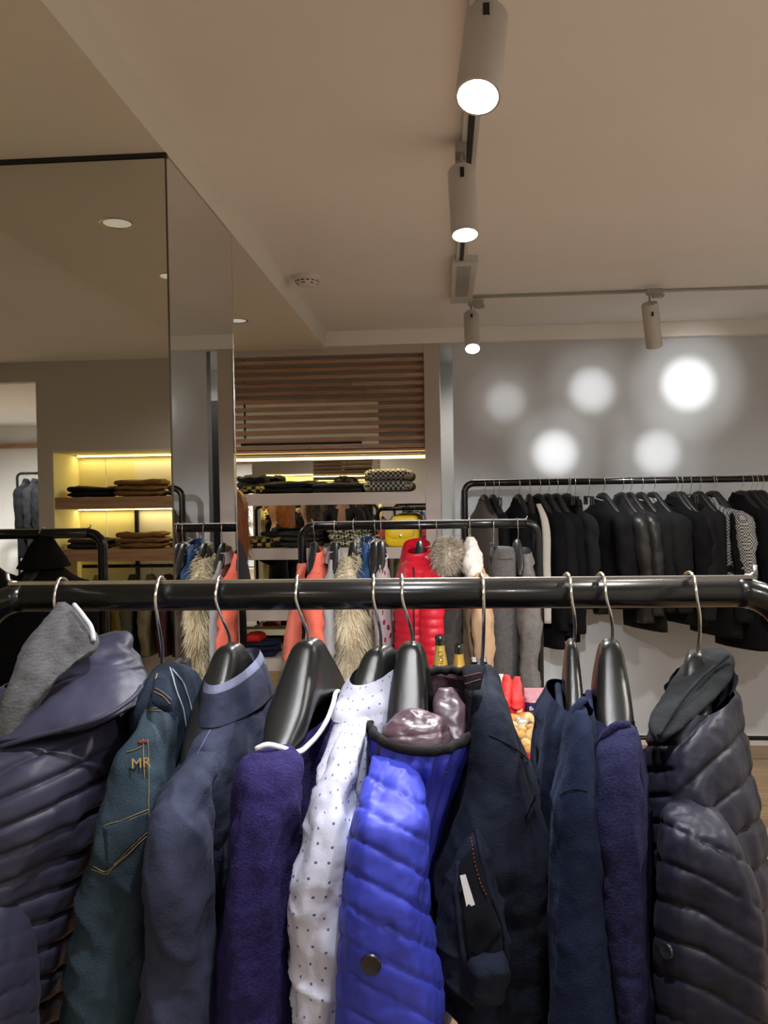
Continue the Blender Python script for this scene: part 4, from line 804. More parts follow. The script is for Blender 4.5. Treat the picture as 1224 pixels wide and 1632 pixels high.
# ------------------------------------------------------------------ track lights
tr1 = empty('lighting_track', (.09, 1.5, ZC), 'grey ceiling lighting track running away from the camera', 'track')
box('channel', .09-.024, .09+.024, YB, 3.78, ZC-.022, ZC, M_LAMP, tr1, .002)
box('slot', .09-.009, .09+.009, YB, 3.78, ZC-.0235, ZC-.0215, M_DARK, tr1)
box('end_channel', .105-.058, .105+.058, 3.78, 4.58, ZC-.034, ZC, M_LAMP, tr1, .003)
box('end_slot', .105-.034, .105+.03, 3.84, 4.42, ZC-.0355, ZC-.033, mat('track_inner_grey', (.30, .28, .25), .5), tr1)
tr2 = empty('lighting_track', (1.4, 4.56, ZC), 'thin ceiling lighting track running parallel to the back wall', 'track')
box('channel', .165, 2.68, 4.54, 4.575, ZC-.012, ZC, M_LAMPD, tr2, .002)
def spotlight(c, ax, L, dia, label, lit=True, zt=ZC-.02, depthdir=(1, 0), knob=True):
    ax = np.array(ax, float); ax /= np.linalg.norm(ax); c = np.array(c, float)
    g = empty('track_spotlight', c, label, 'spotlight', 'track spotlights'); r = dia/2
    top = c-ax*L/2
    lathe('housing', [(r*.55, 0), (r*.9, .002), (r, .010), (r, L-.012), (r*.985, L-.010), (r*.985, L-.006), (r, L-.004), (r, L), (r*.9, L), (r*.9, L-.012), (0, L-.014)], top, M_LAMP, g, 40, ax)
    e = c+ax*(L/2-.007)
    if lit: lathe('lens', [(0, 0), (r*.87, 0), (r*.87, .004), (r*.5, .0085), (0, .010)], e, M_GLOW, g, 32, ax)
    else: lathe('lens', [(0, 0), (r*.87, 0), (r*.87, .004), (0, .006)], e, M_CHROME, g, 32, ax)
    pv = c-ax*L*.30
    tube('stem', smooth_path([pv, (pv+top)/2+np.array([0, 0, .008]), (top[0], top[1], max(top[2]+.012, zt-.055)), (top[0], top[1], zt-.03)], 14), .0055, M_LAMPD, g, 10)
    box('slot_cut', pv[0]-.006, pv[0]+.006, pv[1]-r*1.02, pv[1]-r*.9, pv[2]-.03, pv[2]+.03, M_DARK, g)
    dx, dy = depthdir
    b = bmesh.new(); t = (top[0], top[1])
    add_box(b, t[0]-.016-.0*dx, t[0]+.016+.05*dx, t[1]-.016, t[1]+.016+.05*dy, zt-.03, zt, .003)
    add_box(b, t[0]-.016+.03*dx, t[0]+.016+.055*dx, t[1]-.016+.03*dy, t[1]+.016+.055*dy, zt-.045, zt-.028, .003)
    bm_obj('track_adapter', b, M_LAMPD, g)
    return e+ax*.03
L1 = spotlight(W(769, 88, 1.62), (-.11, -.42, -.90), .22, .083, 'large lit track spotlight nearest the camera, top of the picture', depthdir=(0, 1))
L2 = spotlight(W(738, 322, 2.5), (.035, -.24, -.97), .215, .08, 'lit track spotlight hanging second along the depth track', depthdir=(0, 1))
L3 = spotlight(W(752, 528, 4.5), (.0, -.55, -.83), .25, .08, 'lit track spotlight hanging at the corner of the two tracks')
L4 = spotlight(W(1039, 518, 4.5), (.20, .45, -.88), .235, .085, 'unlit-looking track spotlight turned to the grey wall', lit=False)
# ------------------------------------------------------------------ ceiling fittings
sd = empty('smoke_detector', W(489, 440, Z=ZC), 'round white smoke detector on the ceiling left of the track', 'smoke detector')
M_SDW = mat('white_plastic', (.72, .68, .62), .5)
pz = W(489, 440, Z=ZC)
lathe('base', [(.066, 0), (.066, -.014), (.060, -.018), (0, -.018)], pz, M_SDW, sd, 32)
lathe('sensor_head', [(.056, -.018), (.054, -.032), (.042, -.046), (.022, -.053), (0, -.054)], pz, M_SDW, sd, 32)
for k in range(14):
    a = 2*math.pi*k/14
    tube('vent_slot', [(pz[0]+.0545*math.cos(a+q), pz[1]+.0545*math.sin(a+q), pz[2]-.028) for q in (-.13, 0, .13)], .0028, M_DARK, sd, 6)
    if k % 2 == 0: tube('vent_slot', [(pz[0]+.048*math.cos(a+q), pz[1]+.048*math.sin(a+q), pz[2]-.040) for q in (-.2, 0, .2)], .0024, M_DARK, sd, 6)
def downlight(x, y, label):
    g = empty('downlight', (x, y, ZS), label, 'downlight', 'soffit downlights')
    lathe('trim_ring', [(.046, -.001), (.056, -.003), (.060, -.001), (.060, 0), (.046, 0)], (x, y, ZS), M_CHROME, g, 36)
    lathe('reflector', [(.047, -.0015), (.036, -.0012), (.020, -.0010), (0, -.0008)], (x, y, ZS), mat('downlight_reflector', (.8, .8, .76), .3, metal=.3, emit=(1, .97, .88), estr=.35), g, 32)
p = W(378, 511, Z=ZS); downlight(p[0], p[1], 'recessed round downlight in the soffit just right of the mirrored pillar')
downlight(-1.1, 1.72, 'recessed downlight in the soffit mirrored high in the pillar front')
downlight(-1.14, 1.02, 'recessed downlight in the soffit nearer the camera, mirrored at the pillar corner')
# ------------------------------------------------------------------ shelf goods
def slab(name, cx, cy, cz, sx, sy, sz, m, parent, seed=0, amp=.006, e=4.5, ripple=0.0, nu=44, nv=22):
    a = np.linspace(0, 2*math.pi, nu, endpoint=False); b = np.linspace(-math.pi/2, math.pi/2, nv)
    A, Bb = np.meshgrid(a, b); k = 2/e
    x = sgp(np.cos(Bb), k)*sgp(np.cos(A), k); y = sgp(np.cos(Bb), k)*sgp(np.sin(A), k); z = sgp(np.sin(Bb), 2/2.6)
    P = np.stack([x*sx/2, y*sy/2, z*sz/2], 2); n = P/np.array([sx, sy, sz])**2; n /= np.linalg.norm(n, axis=2)[..., None]+1e-9
    P = P+np.array([cx, cy, cz]); P = P+n*(amp*fbm(P*np.array([14, 14, 22]), seed))[..., None]
    if ripple: P[..., 2] += ripple*np.sin((P[..., 0]-cx)/sx*5+seed)*np.clip((P[..., 2]-cz)/sz+.5, 0, 1)
    i = np.arange(nv-1)[:, None]*nu; kk = np.arange(nu)[None, :]
    F = np.stack([i+kk, i+(kk+1) % nu, i+nu+(kk+1) % nu, i+nu+kk], 2).reshape(-1, 4).tolist()
    return mesh(name, P.reshape(-1, 3), F, m, parent, True)
def folded(name, px0, px1, Y, zb, hgt, dep, m, label, cat, layers=2, group=None, amp=.006, world=None, ripple=0.0, mats=None):
    x0, x1 = (W(px0, 790, Y)[0], W(px1, 790, Y)[0]) if world is None else world
    g = empty(name, ((x0+x1)/2, Y, zb), label, cat, group); h = hgt/layers; sd_ = int(abs(x0)*977) % 997
    for k in range(layers):
        ins = rnd.uniform(0, .012)
        slab('fold', (x0+x1)/2+rnd.uniform(-.006, .006), Y+dep/2, zb+h*(k+.5)+.004, (x1-x0)-ins, dep-ins, h*1.12, (mats or [m])[k % len(mats or [m])], g, sd_+k, amp, ripple=ripple if k == layers-1 else 0)
    return g
Z1, Z2, Z3, Z4 = 1.645, 1.288, .885, .565
YS = NY+.05
M_KBLK = mat('black_knit', (.010, .011, .013), .9, var=.3, vscale=50, sheen=.2)
M_DGRN = mat('dark_olive_cloth', (.030, .032, .026), .9, var=.3, vscale=30)
M_SCARF = checked('mustard_black_print', (.30, .22, .05), (.012, .012, .012), 34)
M_PLAID = checked('black_cream_check', (.30, .28, .24), (.025, .025, .03), 62)
M_HOUND = checked('houndstooth_knit', (.42, .40, .26), (.010, .010, .010), 60, rot=(.4, .785, .6))
M_ORPL = checked('orange_navy_plaid', (.45, .10, .04), (.02, .018, .06), 22, rot=(.3, .6, .2))
M_NAVYK = mat('navy_wool', (.012, .013, .035), .9, sheen=.2)
M_MUST = mat('mustard_cloth', (.34, .22, .045), .85, var=.2, vscale=20)
M_YEL = mat('yellow_leather', (.86, .60, .004), .35, coat=.3, bump=.1, bscale=120)
folded('patterned_scarf', 373, 422, YS, Z1, .115, .22, M_DGRN, 'dark crumpled scarf with mustard print at the left of the top shelf', 'scarf', 3, None, .022, mats=[M_SCARF, M_DGRN, M_KBLK])
folded('folded_sweater', 414, 500, YS, Z1, .072, .26, M_KBLK, 'folded black sweater beside the patterned scarf on the top shelf', 'sweater', 2, None, .012)
folded('folded_sweater', 494, 574, YS, Z1, .058, .26, M_KBLK, 'flat folded black sweater left of the checked blanket', 'sweater', 2, None, .008)
folded('checked_blanket', 578, 659, YS, Z1, .145, .26, M_PLAID, 'black and cream checked blanket folded in two on the top shelf', 'blanket', 2, None, .006)
folded('patterned_scarf', 386, 432, YS, Z2, .062, .22, M_SCARF, 'black and mustard printed scarf on the second shelf', 'scarf', 2, None, .012)
folded('mustard_scarf', 410, 458, YS+.06, Z2, .10, .18, M_MUST, 'mustard folded scarf behind the printed one on the second shelf', 'scarf', 3, None, .012, mats=[M_KBLK, M_MUST])
folded('folded_sweater', 440, 508, YS, Z2, .10, .26, M_DGRN, 'dark olive folded sweaters pile on the second shelf', 'sweater', 3, None, .010)
for k in range(3):
    folded('houndstooth_knit', 520-2*k, 592-k, YS, Z2+.042*k, .042, .25, M_HOUND, 'black and cream zigzag knit, %s of three on the second shelf' % ('lowest', 'middle one', 'topmost')[k], 'sweater', 1, 'zigzag knits on the second shelf', .006)
folded('plaid_shirt', 402, 462, YS, Z3, .10, .24, M_ORPL, 'orange and navy plaid shirt folded on the third shelf', 'shirt', 2, None, .014, mats=[M_NAVYK, M_ORPL])
folded('folded_sweater', 378, 404, YS, Z3, .07, .24, M_KBLK, 'black folded knit left of the plaid shirt on the third shelf', 'sweater', 2, None, .01)
folded('red_scarf', 383, 412, YS+.02, Z4+.092, .045, .2, mat('red_wool', (.45, .02, .015), .85), 'red scarf lying over navy knitwear on the lowest shelf', 'scarf', 1, None, .012)
folded('folded_sweater', 382, 436, YS, Z4, .095, .24, M_NAVYK, 'folded navy sweaters on the lowest visible shelf', 'sweater', 3, None, .01)
folded('folded_sweater', 640, 672, YS, Z3, .12, .24, M_KBLK, 'black folded knit at the right end of the third shelf', 'sweater', 2, None, .01)
# yellow bag
bx0, bx1 = W(613, 850, NY+.04)[0], W(668, 850, NY+.04)[0]; bw = bx1-bx0; bcx = (bx0+bx1)/2
bag = empty('yellow_handbag', (bcx, NY+.06, Z2), 'bright yellow flap handbag at the right of the second shelf', 'handbag')
slab('body', bcx, NY+.075, Z2+.078, bw, .09, .156, M_YEL, bag, 2, .002, 6)
fx = bcx-.008
slab('flap', fx, NY+.03, Z2+.10, bw*.82, .02, .095, M_YEL, bag, 3, .001, 3.2)
slab('top_edge', bcx+.02, NY+.085, Z2+.172, bw*.78, .06, .06, M_YEL, bag, 5, .002, 5)
lathe('clasp', [(0, 0), (.008, 0), (.009, .004), (0, .006)], (fx, NY+.022, Z2+.072), mat('brass', (.75, .58, .25), .25, metal=1), bag, 16, axis=(0, -1, 0))
# ------------------------------------------------------------------ treat table
TY0, TY1, TZ = 2.72, 3.12, .76
tx0, tx1 = -.10, .40
M_REDC = mat('red_cloth', (.52, .012, .018), .7, bump=.2)
M_REDL = mat('scarlet_card', (.75, .035, .035), .55)
tb = empty('treat_table', (.15, 2.92, 0), 'small red-covered table with snacks behind the nearest rack', 'table')
box('table_top', tx0, tx1, TY0, TY1, TZ-.035, TZ, M_REDC, tb, .006)
loft('cloth_skirt', [RW(((tx0+tx1)/2, 2.92, TZ-.036), (0, -.188, 0), (-.238, 0, 0)), RW(((tx0+tx1)/2, 2.92, .4), (0, -.19, 0), (-.24, 0, 0)), RW(((tx0+tx1)/2, 2.92, .03), (0, -.195, 0), (-.245, 0, 0))], M_REDC, tb, 120, 20, 9, lambda px, py, u, v, P: .008*np.sin(u*2*math.pi*22)*v)
for lx in (tx0+.05, tx1-.05):
    for ly in (TY0+.05, TY1-.05): box('leg', lx-.015, lx+.015, ly-.015, ly+.015, 0, TZ-.035, M_BLACK, tb)
M_GLASS = mat('dark_green_bottle', (.006, .012, .006), .08, spec=.6, coat=.5)
M_FOIL = mat('gold_foil', (.62, .42, .10), .34, metal=.75, bump=.2, bscale=150)
M_FOILB = mat('black_foil', (.01, .012, .01), .3, metal=.3)
def bottle(px, pytop, Y, label, word):
    t = W(px, pytop, Y); s = t[2]-TZ
    g = empty('champagne_bottle', (t[0], Y, TZ), label, 'bottle', 'champagne bottles on the red table')
    b = (t[0], Y, TZ)
    lathe('glass_body', [(.0, .0), (.038, 0), (.043, .004), (.044, .012), (.044, s-.20), (.040, s-.165), (.030, s-.125), (.022, s-.085), (.0165, s-.05), (.0155, s-.012)], b, M_GLASS, g, 36)
    lathe('gold_foil', [(.0272, s-.115), (.0228, s-.085), (.0174, s-.050), (.0166, s-.034)], b, M_FOIL, g, 36)
    lathe('black_foil_collar', [(.0335, s-.137), (.0300, s-.122), (.0274, s-.115)], b, M_FOILB, g, 36)
    lathe('lip', [(.0158, s-.018), (.0178, s-.016), (.0180, s-.008), (.0165, s-.006), (.0160, s), (.010, s), (.0095, s-.01)], b, M_GLASS, g, 28)
    lathe('neck_label', [(.0362, s-.152), (.0342, s-.139)], b, mat('red_neck_seal', (.6, .02, .02), .5), g, 36)
    if word:
        lettering(word, np.array([t[0]+.004, Y-.0235, TZ+s-.076]), .021, M_DARK, g, n=(.1, -1, .12), name='lettering', rx_=math.radians(94))
    return g
bottle(701, 1012, 2.86, 'champagne bottle with gold foil neck and black lettering, left one on the red table', 'MO\u00cbT')
bottle(731, 1026, 2.92, 'champagne bottle with plain gold foil neck, right one on the red table', '')
# tray of biscuits
ty = TY0+.02
ry = empty('snack_tray', (.31, TY0+.1, TZ), 'shallow red tray heaped with biscuits on the red table', 'tray')
rx0, rx1 = W(815, 1200, TY0+.03)[0], W(889, 1200, TY0+.03)[0]
box('base', rx0, rx1, TY0+.005, TY0+.30, TZ+.001, TZ+.012, M_REDL, ry, .002)
for a_, b_, c_, d_ in ((rx0, rx1, TY0+.005, TY0+.010), (rx0, rx1, TY0+.295, TY0+.30), (rx0, rx0+.005, TY0+.01, TY0+.295), (rx1-.005, rx1, TY0+.01, TY0+.295)):
    box('rim', a_, b_, c_, d_, TZ+.012, TZ+.03, M_REDL, ry, .001)
M_BISC = [mat('golden_biscuit', (.70, .38, .11), .7, var=.3, vscale=60, bump=.5, bscale=120), mat('pale_biscuit', (.78, .55, .24), .7, var=.25, vscale=60, bump=.5, bscale=120), mat('toasted_almond', (.50, .22, .06), .6, var=.3, vscale=60), mat('foil_wrapper', (.70, .68, .62), .3, metal=.4), mat('dark_blue_wrapper', (.02, .03, .12), .35)]
bi = [('golden round', 0), ('pale puffed', 1), ('toasted oval', 2), ('foil-wrapped', 3), ('blue-wrapped', 4)]
R2 = random.Random(5); cnt = 0; rowsn = ['front', 'second', 'third', 'fourth', 'fifth', 'back']
for j in range(6):
    for i in range(5):
        q = R2.choice((0, 0, 1, 1, 1, 2, 3, 4)) if j > 0 else R2.choice((1, 2, 0))
        wx = R2.uniform(.034, .050); cx = rx0+.016+(rx1-rx0-.032)*(i+.5+R2.uniform(-.25, .25))/5
        g = empty('biscuit', (cx, TY0+.035+j*.047, TZ+.02), 'x', 'biscuit' if q < 3 else 'sweet', 'biscuits and sweets in the red tray')
        g['label'] = '%s %s, %s row, %s in the red tray' % (bi[q][0], 'biscuit' if q < 3 else 'sweet', rowsn[j], ('at left end', 'left of middle', 'in the middle', 'right of middle', 'at right end')[i])
        slab('body', cx, TY0+.035+j*.047, TZ+.028+j*.009+R2.uniform(0, .012), wx, wx*R2.uniform(.8, 1.1), wx*R2.uniform(.55, .8), M_BISC[q], g, cnt, .010, 2.8, nu=20, nv=12); cnt += 1
# red napkin box and printed snack bag
nx0, nx1 = W(797, 1150, 3.03)[0], W(836, 1150, 3.03)[0]
nb = empty('red_gift_box', ((nx0+nx1)/2, 3.05, TZ), 'open red card box with folded red ribbons behind the biscuit tray', 'box')
box('carton', nx0-.02, nx1, 3.03, 3.10, TZ+.001, TZ+.135, M_REDC, nb, .002)
for k, (q0, q1) in enumerate(((798, 818), (814, 838))):
    a0, a1 = W(q0, 1110, 3.0)[0], W(q1, 1110, 3.0)[0]
    loft('ribbon_fold', [RW(((a0+a1)/2-.004, 3.04, TZ+.12), (0, -.03, -.02), (-(a1-a0)/2*.9, 0, 0)), RW(((a0+a1)/2, 3.05, TZ+.17), (0, -.022, -.01), (-(a1-a0)/2*.8, 0, 0)), RW(((a0+a1)/2+.006, 3.07, TZ+.21-.006*k), (0, -.012, 0), (-(a1-a0)/2*.45, 0, 0))], M_REDL, nb, 24, 24, 2.6, captop=1, fold=.005, fscale=(40, 40, 20))
box('white_card', nx0-.03, nx0+.02, 3.11, 3.114, TZ+.001, TZ+.205, M_WHITEC, nb)
box('gold_tab', nx1-.026, nx1-.008, 3.024, 3.0295, TZ+.075, TZ+.115, M_BISC[1], nb)
sx0, sx1 = W(836, 1140, 3.06)[0], W(895, 1140, 3.06)[0]
sb = empty('snack_bag', ((sx0+sx1)/2, 3.06, TZ), 'glossy maroon snack bag with white lettering on navy band', 'snack bag')
M_BAG = mat('maroon_foil_bag', (.28, .015, .06), .2, coat=.6, bump=.4, bscale=40); M_BAGC = mat('pink_film', (.55, .28, .32), .12, coat=.8, bump=.4, bscale=40)
loft('pouch', [RW(((sx0+sx1)/2, 3.07, TZ+.165), (0, -.004, 0), (-(sx1-sx0)/2, 0, 0)), RW(((sx0+sx1)/2, 3.06, TZ+.12), (0, -.03, 0), (-(sx1-sx0)/2, 0, 0)), RW(((sx0+sx1)/2, 3.05, TZ+.06), (0, -.045, 0), (-(sx1-sx0)/2*1.02, 0, 0)), RW(((sx0+sx1)/2, 3.05, TZ+.004), (0, -.035, 0), (-(sx1-sx0)/2*.98, 0, 0))], M_BAG, sb, 60, 50, 3.2, captop=1, fold=.006, fscale=(40, 40, 40), mats=[M_BAG, M_BAGC], pick=lambda px, py, u, v: (v < .3))
bandz = TZ+.105
loft('navy_band', [RW(((sx0+sx1)/2+.002, 3.056, bandz+.016), (0, -.0405, 0), (-(sx1-sx0)/2*1.015, 0, 0)), RW(((sx0+sx1)/2+.002, 3.054, bandz-.016), (0, -.0435, 0), (-(sx1-sx0)/2*1.015, 0, 0))], mat('navy_print', (.015, .015, .09), .3, coat=.5), sb, 40, 6, 3.2, capbot=0)
lettering('BudkySo', np.array([W(859, 1140, 3.0)[0], 3.054-.0475, bandz]), .019, M_WHITEC, sb, n=(0, -1, .15))
rb = empty('red_carton', (.60, 2.95, 0), 'plain red carton on the floor right of the snack table', 'box')
box('carton', .50, .665, 2.86, 3.06, .001, .46, M_REDC, rb, .004); box('lid', .495, .67, 2.855, 3.065, .425, .468, M_REDL, rb, .004)
# ------------------------------------------------------------------ customers behind the pillar
M_SKIN = mat('skin', (.52, .29, .20), .55)
M_COATP = mat('black_customer_coat', (.010, .010, .012), .85, sheen=.2)
M_TEE = mat('charcoal_v_top', (.030, .030, .034), .85)
M_HAIRR = mat('auburn_hair', (.24, .075, .025), .45, var=.4, vscale=60, vstretch=(4, 4, .4))
M_HAIRB = mat('brown_hair', (.055, .028, .016), .45, var=.4, vscale=60, vstretch=(4, 4, .4))
M_EYEW = mat('eye_white', (.8, .8, .78), .3); M_IRIS = mat('dark_iris', (.02, .012, .008), .2); M_LIP = mat('lips', (.42, .12, .10), .5); M_SHOE = mat('black_shoe', (.01, .01, .01), .4)
def person(x, y, rot, H, label, mtop, mhair, arms='down', watch=False):
    """one skinned body (face, hands and clothes in one surface), hair and small face details as children"""
    g = empty('person', (x, y, 0), label, 'person')
    s = H/1.68; c, sn = math.cos(rot), math.sin(rot)
    V, E, R = [], [], []
    def v(p, r, par=None):
        V.append(Vector(p)*s); R.append((r[0]*s, r[1]*s) if isinstance(r, tuple) else (r*s, r*s))
        if par is not None: E.append((par, len(V)-1))
        return len(V)-1
    pel = v((0, 0, .92), (.155, .115)); w_ = v((0, .0, 1.06), (.125, .09), pel); ch = v((0, -.005, 1.24), (.15, .105), w_); nb_ = v((0, .005, 1.385), (.075, .06), ch)
    nk = v((0, -.005, 1.45), .048, nb_); h1 = v((0, -.015, 1.53), (.066, .078), nk); h2_ = v((0, -.012, 1.60), (.074, .092), h1); v((0, 0, 1.655), (.05, .065), h2_)
    hands = []
    for q in (-1, 1):
        hp = v((q*.09, 0, .86), .088, pel); kn = v((q*.10, -.01, .48), .056, hp); an = v((q*.10, .015, .09), .036, kn); ft = v((q*.105, -.05, .04), .036, an); v((q*.11, -.15, .03), .028, ft)
        sh = v((q*.165, .0, 1.355), .052, nb_)
        if arms == 'down': el, wr = (q*.215, .02, 1.10), (q*.215, -.05, .87)
        elif arms == 'shelf': el, wr = (q*.22, -.06, 1.12), (q*.20, -.26, 1.22)
        else: el, wr = (q*.21, -.05, 1.11), (q*.06, -.24, 1.21)
        e_ = v(el, .038, sh); wv = v(wr, .024, e_)
        d = (Vector(wr)-Vector(el)).normalized(); side = Vector((q*-1, 0, 0)) if abs(d.x) < .8 else Vector((0, 0, 1)); side = (side-d*side.dot(d)).normalized(); upv = d.cross(side)
        pm = v(Vector(wr)+d*.055, (.034, .020), wv); hands.append((Vector(wr)*s, d))
        for k, (off, ln) in enumerate(((-.027, .062), (-.009, .072), (.009, .068), (.026, .052))):
            b = v(Vector(wr)+d*.085+side*off, .0095, pm); m_ = v(Vector(wr)+d*(.085+ln*.5)+side*off*1.1-upv*.006*q, .0085, b); v(Vector(wr)+d*(.085+ln*.92)+side*off*1.1-upv*.02*q, .007, m_)
        t1 = v(Vector(wr)+d*.035+side*.036, .0105, pm); v(Vector(wr)+d*.075+side*.052, .0085, t1)
    me = bpy.data.meshes.new('body'); me.from_pydata([tuple(p) for p in V], E, [])
    tmp = bpy.data.objects.new('tmp_body', me); COL.objects.link(tmp)
    sk = tmp.modifiers.new('skin', 'SKIN'); sk.use_smooth_shade = True; sk.branch_smoothing = .6
    for i, sv in enumerate(me.skin_vertices[0].data): sv.radius = R[i]; sv.use_root = (i == 0)
    sb_ = tmp.modifiers.new('subd', 'SUBSURF'); sb_.levels = 2; sb_.render_levels = 2
    dg = bpy.context.evaluated_depsgraph_get(); m2 = bpy.data.meshes.new_from_object(tmp.evaluated_get(dg)); bpy.data.objects.remove(tmp)
    m2.name = 'body'; m2.materials.clear()
    for mm in (mtop, M_SKIN, M_SHOE): m2.materials.append(mm)
    T = Matrix.Translation((x, y, 0)) @ Matrix.Rotation(rot, 4, 'Z')
    for p in m2.polygons:
        ctr = p.center; z = ctr.z/s; idx = 0
        if z > 1.43 or (z > 1.30 and ctr.y < -.02*s and abs(ctr.x)/s < (z-1.30)*.6): idx = 1
        for hw, d in hands:
            if (ctr-hw).dot(d) > -.07*(arms == 'fold') and (ctr-hw).length < .22: idx = 1
        if z < .075: idx = 2
        p.material_index = idx; p.use_smooth = True
    m2.transform(T); bo = link('body', m2, g)
    def P3(a): return T @ (Vector(a)*s)
    # nose, lips, eyes, ears
    def blob(name, ctr, rad, m, sc=(1, 1, 1), par=g):
        bm = bmesh.new(); bmesh.ops.create_uvsphere(bm, u_segments=14, v_segments=9, radius=1)
        for vv in bm.verts: vv.co = T @ ((Vector((vv.co.x*sc[0], vv.co.y*sc[1], vv.co.z*sc[2]))*rad+Vector(ctr))*s)
        return bm_obj(name, bm, m, par, True)
    blob('nose', (0, -.108, 1.553), .014, M_SKIN, (.8, 1.2, 1.6))
    blob('mouth', (0, -.094, 1.512), .014, M_LIP, (1.5, .5, .55))
    for q in (-1, 1):
        ey = blob('eye', (q*.031, -.088, 1.578), .012, M_EYEW); blob('iris', (q*.031, -.0965, 1.578), .0055, M_IRIS, par=ey)
        blob('eyebrow', (q*.032, -.094, 1.602), .014, mhair, (1.3, .4, .25)); blob('ear', (q*.073, .005, 1.565), .022, M_SKIN, (.4, .8, 1.4))
    # long hair: a shell round the back of the head and down over the shoulders plus loose strands
    sts = [(1.70, .03, .035, .0), (1.685, .07, .08, .012), (1.64, .09, .105, .02), (1.57, .096, .105, .035), (1.48, .10, .085, .055), (1.38, .11, .07, .065), (1.28, .10, .055, .07), (1.20, .06, .035, .075)]
    st_ = []
    for z, hx_, hy, oy in sts:
        cc = T @ (Vector((0, oy, z))*s); ax = T.to_3x3() @ Vector((0, -hy*s, 0)); lx = T.to_3x3() @ Vector((-hx_*s, 0, 0)); st_.append(RW(cc, ax, lx))
    front = T.to_3x3() @ Vector((0, -1, 0)); ctr_ = np.array(T @ Vector((0, 0, 1.55*s)))
    def face_gap(px, py, u, v, P):
        dd = (P-ctr_)@np.array(front); return np.where((P[..., 2] < 1.645*s) & (dd > .02), -np.clip(dd*.9, 0, .07), 0)
    hs = loft('hair', st_, mhair, g, 48, 60, 2.1, lambda *a: face_gap(*a)+.006*fbm(a[4]*np.array([60, 60, 8]), 3), captop=1)
    fur('loose_strands', hs, g, 700, .05, mhair, 3, .0012, 1.2)
    if watch:
        hw, d = hands[1]; lathe('wrist_watch', [(.024, -.008), (.029, -.006), (.029, .006), (.024, .008)], T @ (hw-d*.03), M_CHROME, g, 20, tuple(T.to_3x3() @ d))
    return g
person(-1.335, 5.10, -1.9, 1.66, 'auburn-haired woman in black standing at the shelves, half hidden by the mirrored pillar', M_COATP, M_HAIRR, 'shelf')
person(-1.30, 3.72, -1.5, 1.60, 'brown-haired woman in dark coat behind the pillar, seen only in the niche mirror', M_COATP, M_HAIRB, 'down')
person(-1.02, 3.28, math.pi*1.05, 1.80, 'woman in charcoal v-neck with wrist watch behind the pillar, seen only in the niche mirror', M_TEE, M_HAIRB, 'fold', True)
# ------------------------------------------------------------------ goods and racks reflected from the rear of the shop
GR = 'dark garments on the rack left of the frame'
xe = W(163, 850, 2*2.28-1.36)[0]
for k, (dx, nm, lab, m_, kw) in enumerate(((-.235, 'hooded_coat', 'black hooded coat near the end of the rack mirrored in the pillar', M_BK[0], dict(length=.9, w=.12, half=.2, neck='hood', drop=.10)), (-.50, 'black_jacket', 'black jacket in the mirrored rack behind the hooded coat', M_BK[2], dict(length=.8, w=.09)), (-.66, 'black_coat', 'black wool coat third along the mirrored rack', M_BK[0], dict(length=.9, w=.08)), (-.80, 'black_blazer', 'black blazer fourth along the mirrored rack', M_BK[1], dict(length=.8, w=.06)))):
    hanger(xe+dx, 1.36, 1.497, .019, 'hanger carrying the '+lab, hi=False, group='hangers on the rack left of the frame')
    jacket(xe+dx, 1.36, 1.497, lab, m_, nm, nm.split('_')[1], GR, sd=60+k, **kw)
M_BRN = mat('brown_chino', (.20, .105, .035), .85, var=.2, vscale=20); M_OLV = mat('olive_chino', (.075, .075, .05), .85); M_DGY = mat('dark_grey_chino', (.03, .03, .03), .85)
GP = 'folded trousers on the rear oak shelves'
def rear_fold(x0, x1, zb, h, m, lab, n=2): folded('folded_trousers', 0, 0, YB-.30, zb, h, .26, m, lab, 'trousers', n, GP, .010, (x0, x1), .006)
for zb, sh in ((1.645, 'upper'), (1.245, 'lower')):
    rear_fold(-2.92, -2.56, zb, .075, M_KBLK if sh == 'upper' else M_DGY, 'dark folded trousers at the left of the %s rear oak shelf' % sh)
    rear_fold(-2.54, -2.14, zb, .12, M_BRN, 'brown folded chinos in the middle of the %s rear oak shelf' % sh, 3)
    rear_fold(-2.12, -1.78, zb, .075, M_OLV, 'olive folded chinos right of the brown ones on the %s rear oak shelf' % sh)
    rear_fold(-1.7, -1.35, zb, .08, M_DGY, 'grey folded chinos at the right of the %s rear oak shelf' % sh)
nr = empty('hanging_rail', (-1.93, YB-.22, 1.1), 'black rail fixed below the rear oak shelves', 'rail')
tube('rail_tube', [(-2.85, YB-.22, 1.10), (-1.9, YB-.22, 1.10), (-1.01, YB-.22, 1.10)], .014, M_BLACK, nr, 12)
for xx in (-2.7, -1.9, -1.15): tube('rail_bracket', [(xx, YB-.22, 1.10), (xx, YB-.22, 1.16)], .008, M_BLACK, nr, 8)
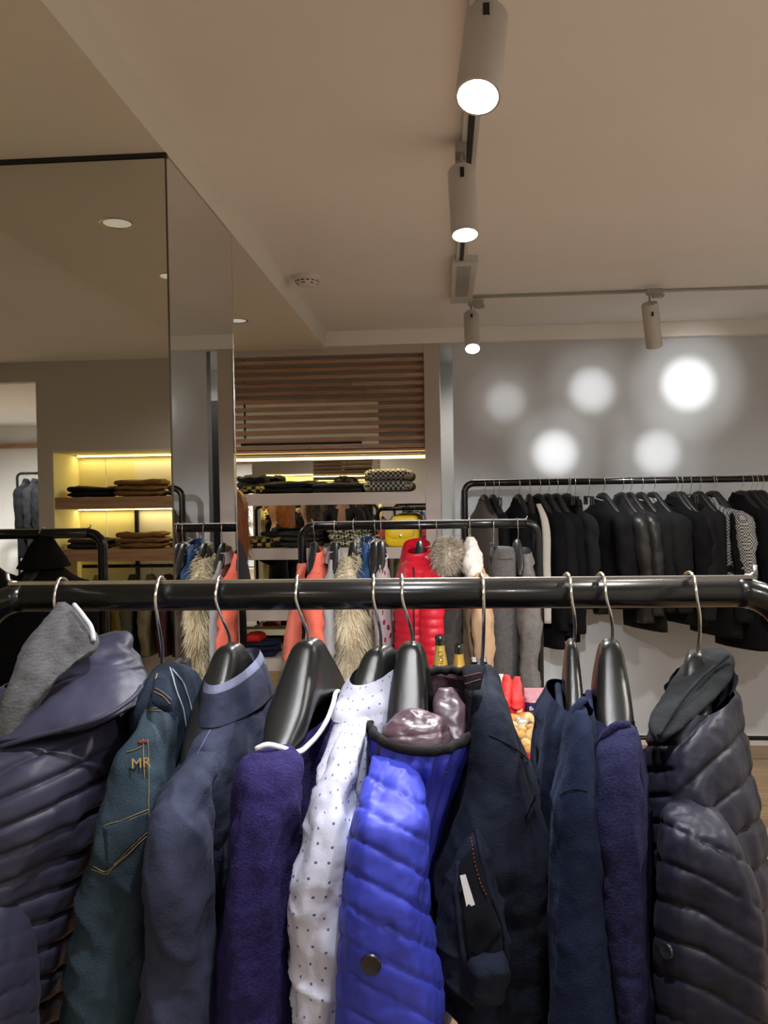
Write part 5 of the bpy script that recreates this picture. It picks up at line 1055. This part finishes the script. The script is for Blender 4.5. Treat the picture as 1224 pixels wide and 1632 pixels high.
for k, (xx, nm, lab, m_) in enumerate(((-2.72, 'cream_blouse', 'pale cream blouse at the left end of the rear rail', M_MUST), (-2.44, 'olive_jacket', 'olive jacket on the rear rail below the brown chinos', M_OLV), (-2.30, 'khaki_jacket', 'khaki jacket second right of the cream blouse', mat('khaki_cotton', (.20, .17, .10), .85)), (-2.16, 'plum_jacket', 'plum jacket on the rear rail', mat('plum_cotton', (.09, .03, .04), .85)), (-2.04, 'grey_jacket', 'dark grey jacket on the rear rail below the olive chinos', M_DGY), (-1.92, 'black_jacket', 'black jacket on the rear rail', M_BK[2]), (-1.80, 'spotted_blouse', 'yellow spotted blouse on the rear rail', dotted('yellow_spotted_cotton', (.40, .33, .12), (.06, .03, .02), 30, .25)))):
    hanger(xx, YB-.22, 1.10, .014, 'hanger carrying the '+lab, hi=False, group='hangers on the rear rail')
    jacket(xx, YB-.22, 1.10, lab, m_, nm, nm.split('_')[1], 'garments on the rear rail', length=.6, w=.045, half=.16, sd=80+k)
# far room rack seen through the rear opening
rack(-5.28, -3.6, -5.6, 1.96, 'tall clothes rack in the far room seen through the rear opening', .016)
for k, (xx, lab, m_) in enumerate(((-5.16, 'black coat at the left of the far room rack', M_BK[0]), (-5.05, 'charcoal coat second on the far room rack', M_BK[2]), (-4.94, 'black jacket third on the far room rack', M_BK[1]), (-4.83, 'maroon coat on the far room rack', mat('maroon_wool', (.09, .015, .02), .85)), (-4.72, 'brown jacket beside the maroon coat on the far room rack', M_BRN))):
    hanger(xx, -5.6, 1.96, .016, 'hanger carrying the '+lab, hi=False, group='hangers in the far room')
    jacket(xx, -5.6, 1.96, lab, m_, 'long_coat', 'coat', 'coats in the far room', length=.95, w=.06, half=.2, sd=90+k)
# slat panel on the rear wall, mirrored in the niche
sp = empty('slatted_panel', (-1.45, YB, 2.1), 'redwood slat panel on the rear wall above the oak shelves', 'slat panel')
box('backing_board', -1.95, -1.02, YB, YB+.012, 2.03, 2.52, M_PLINTH, sp)
for k in range(10): box('slat', -1.95, -1.02, YB+.013, YB+.03, 2.04+.048*k, 2.067+.048*k, M_SLATS[k % 3], sp)
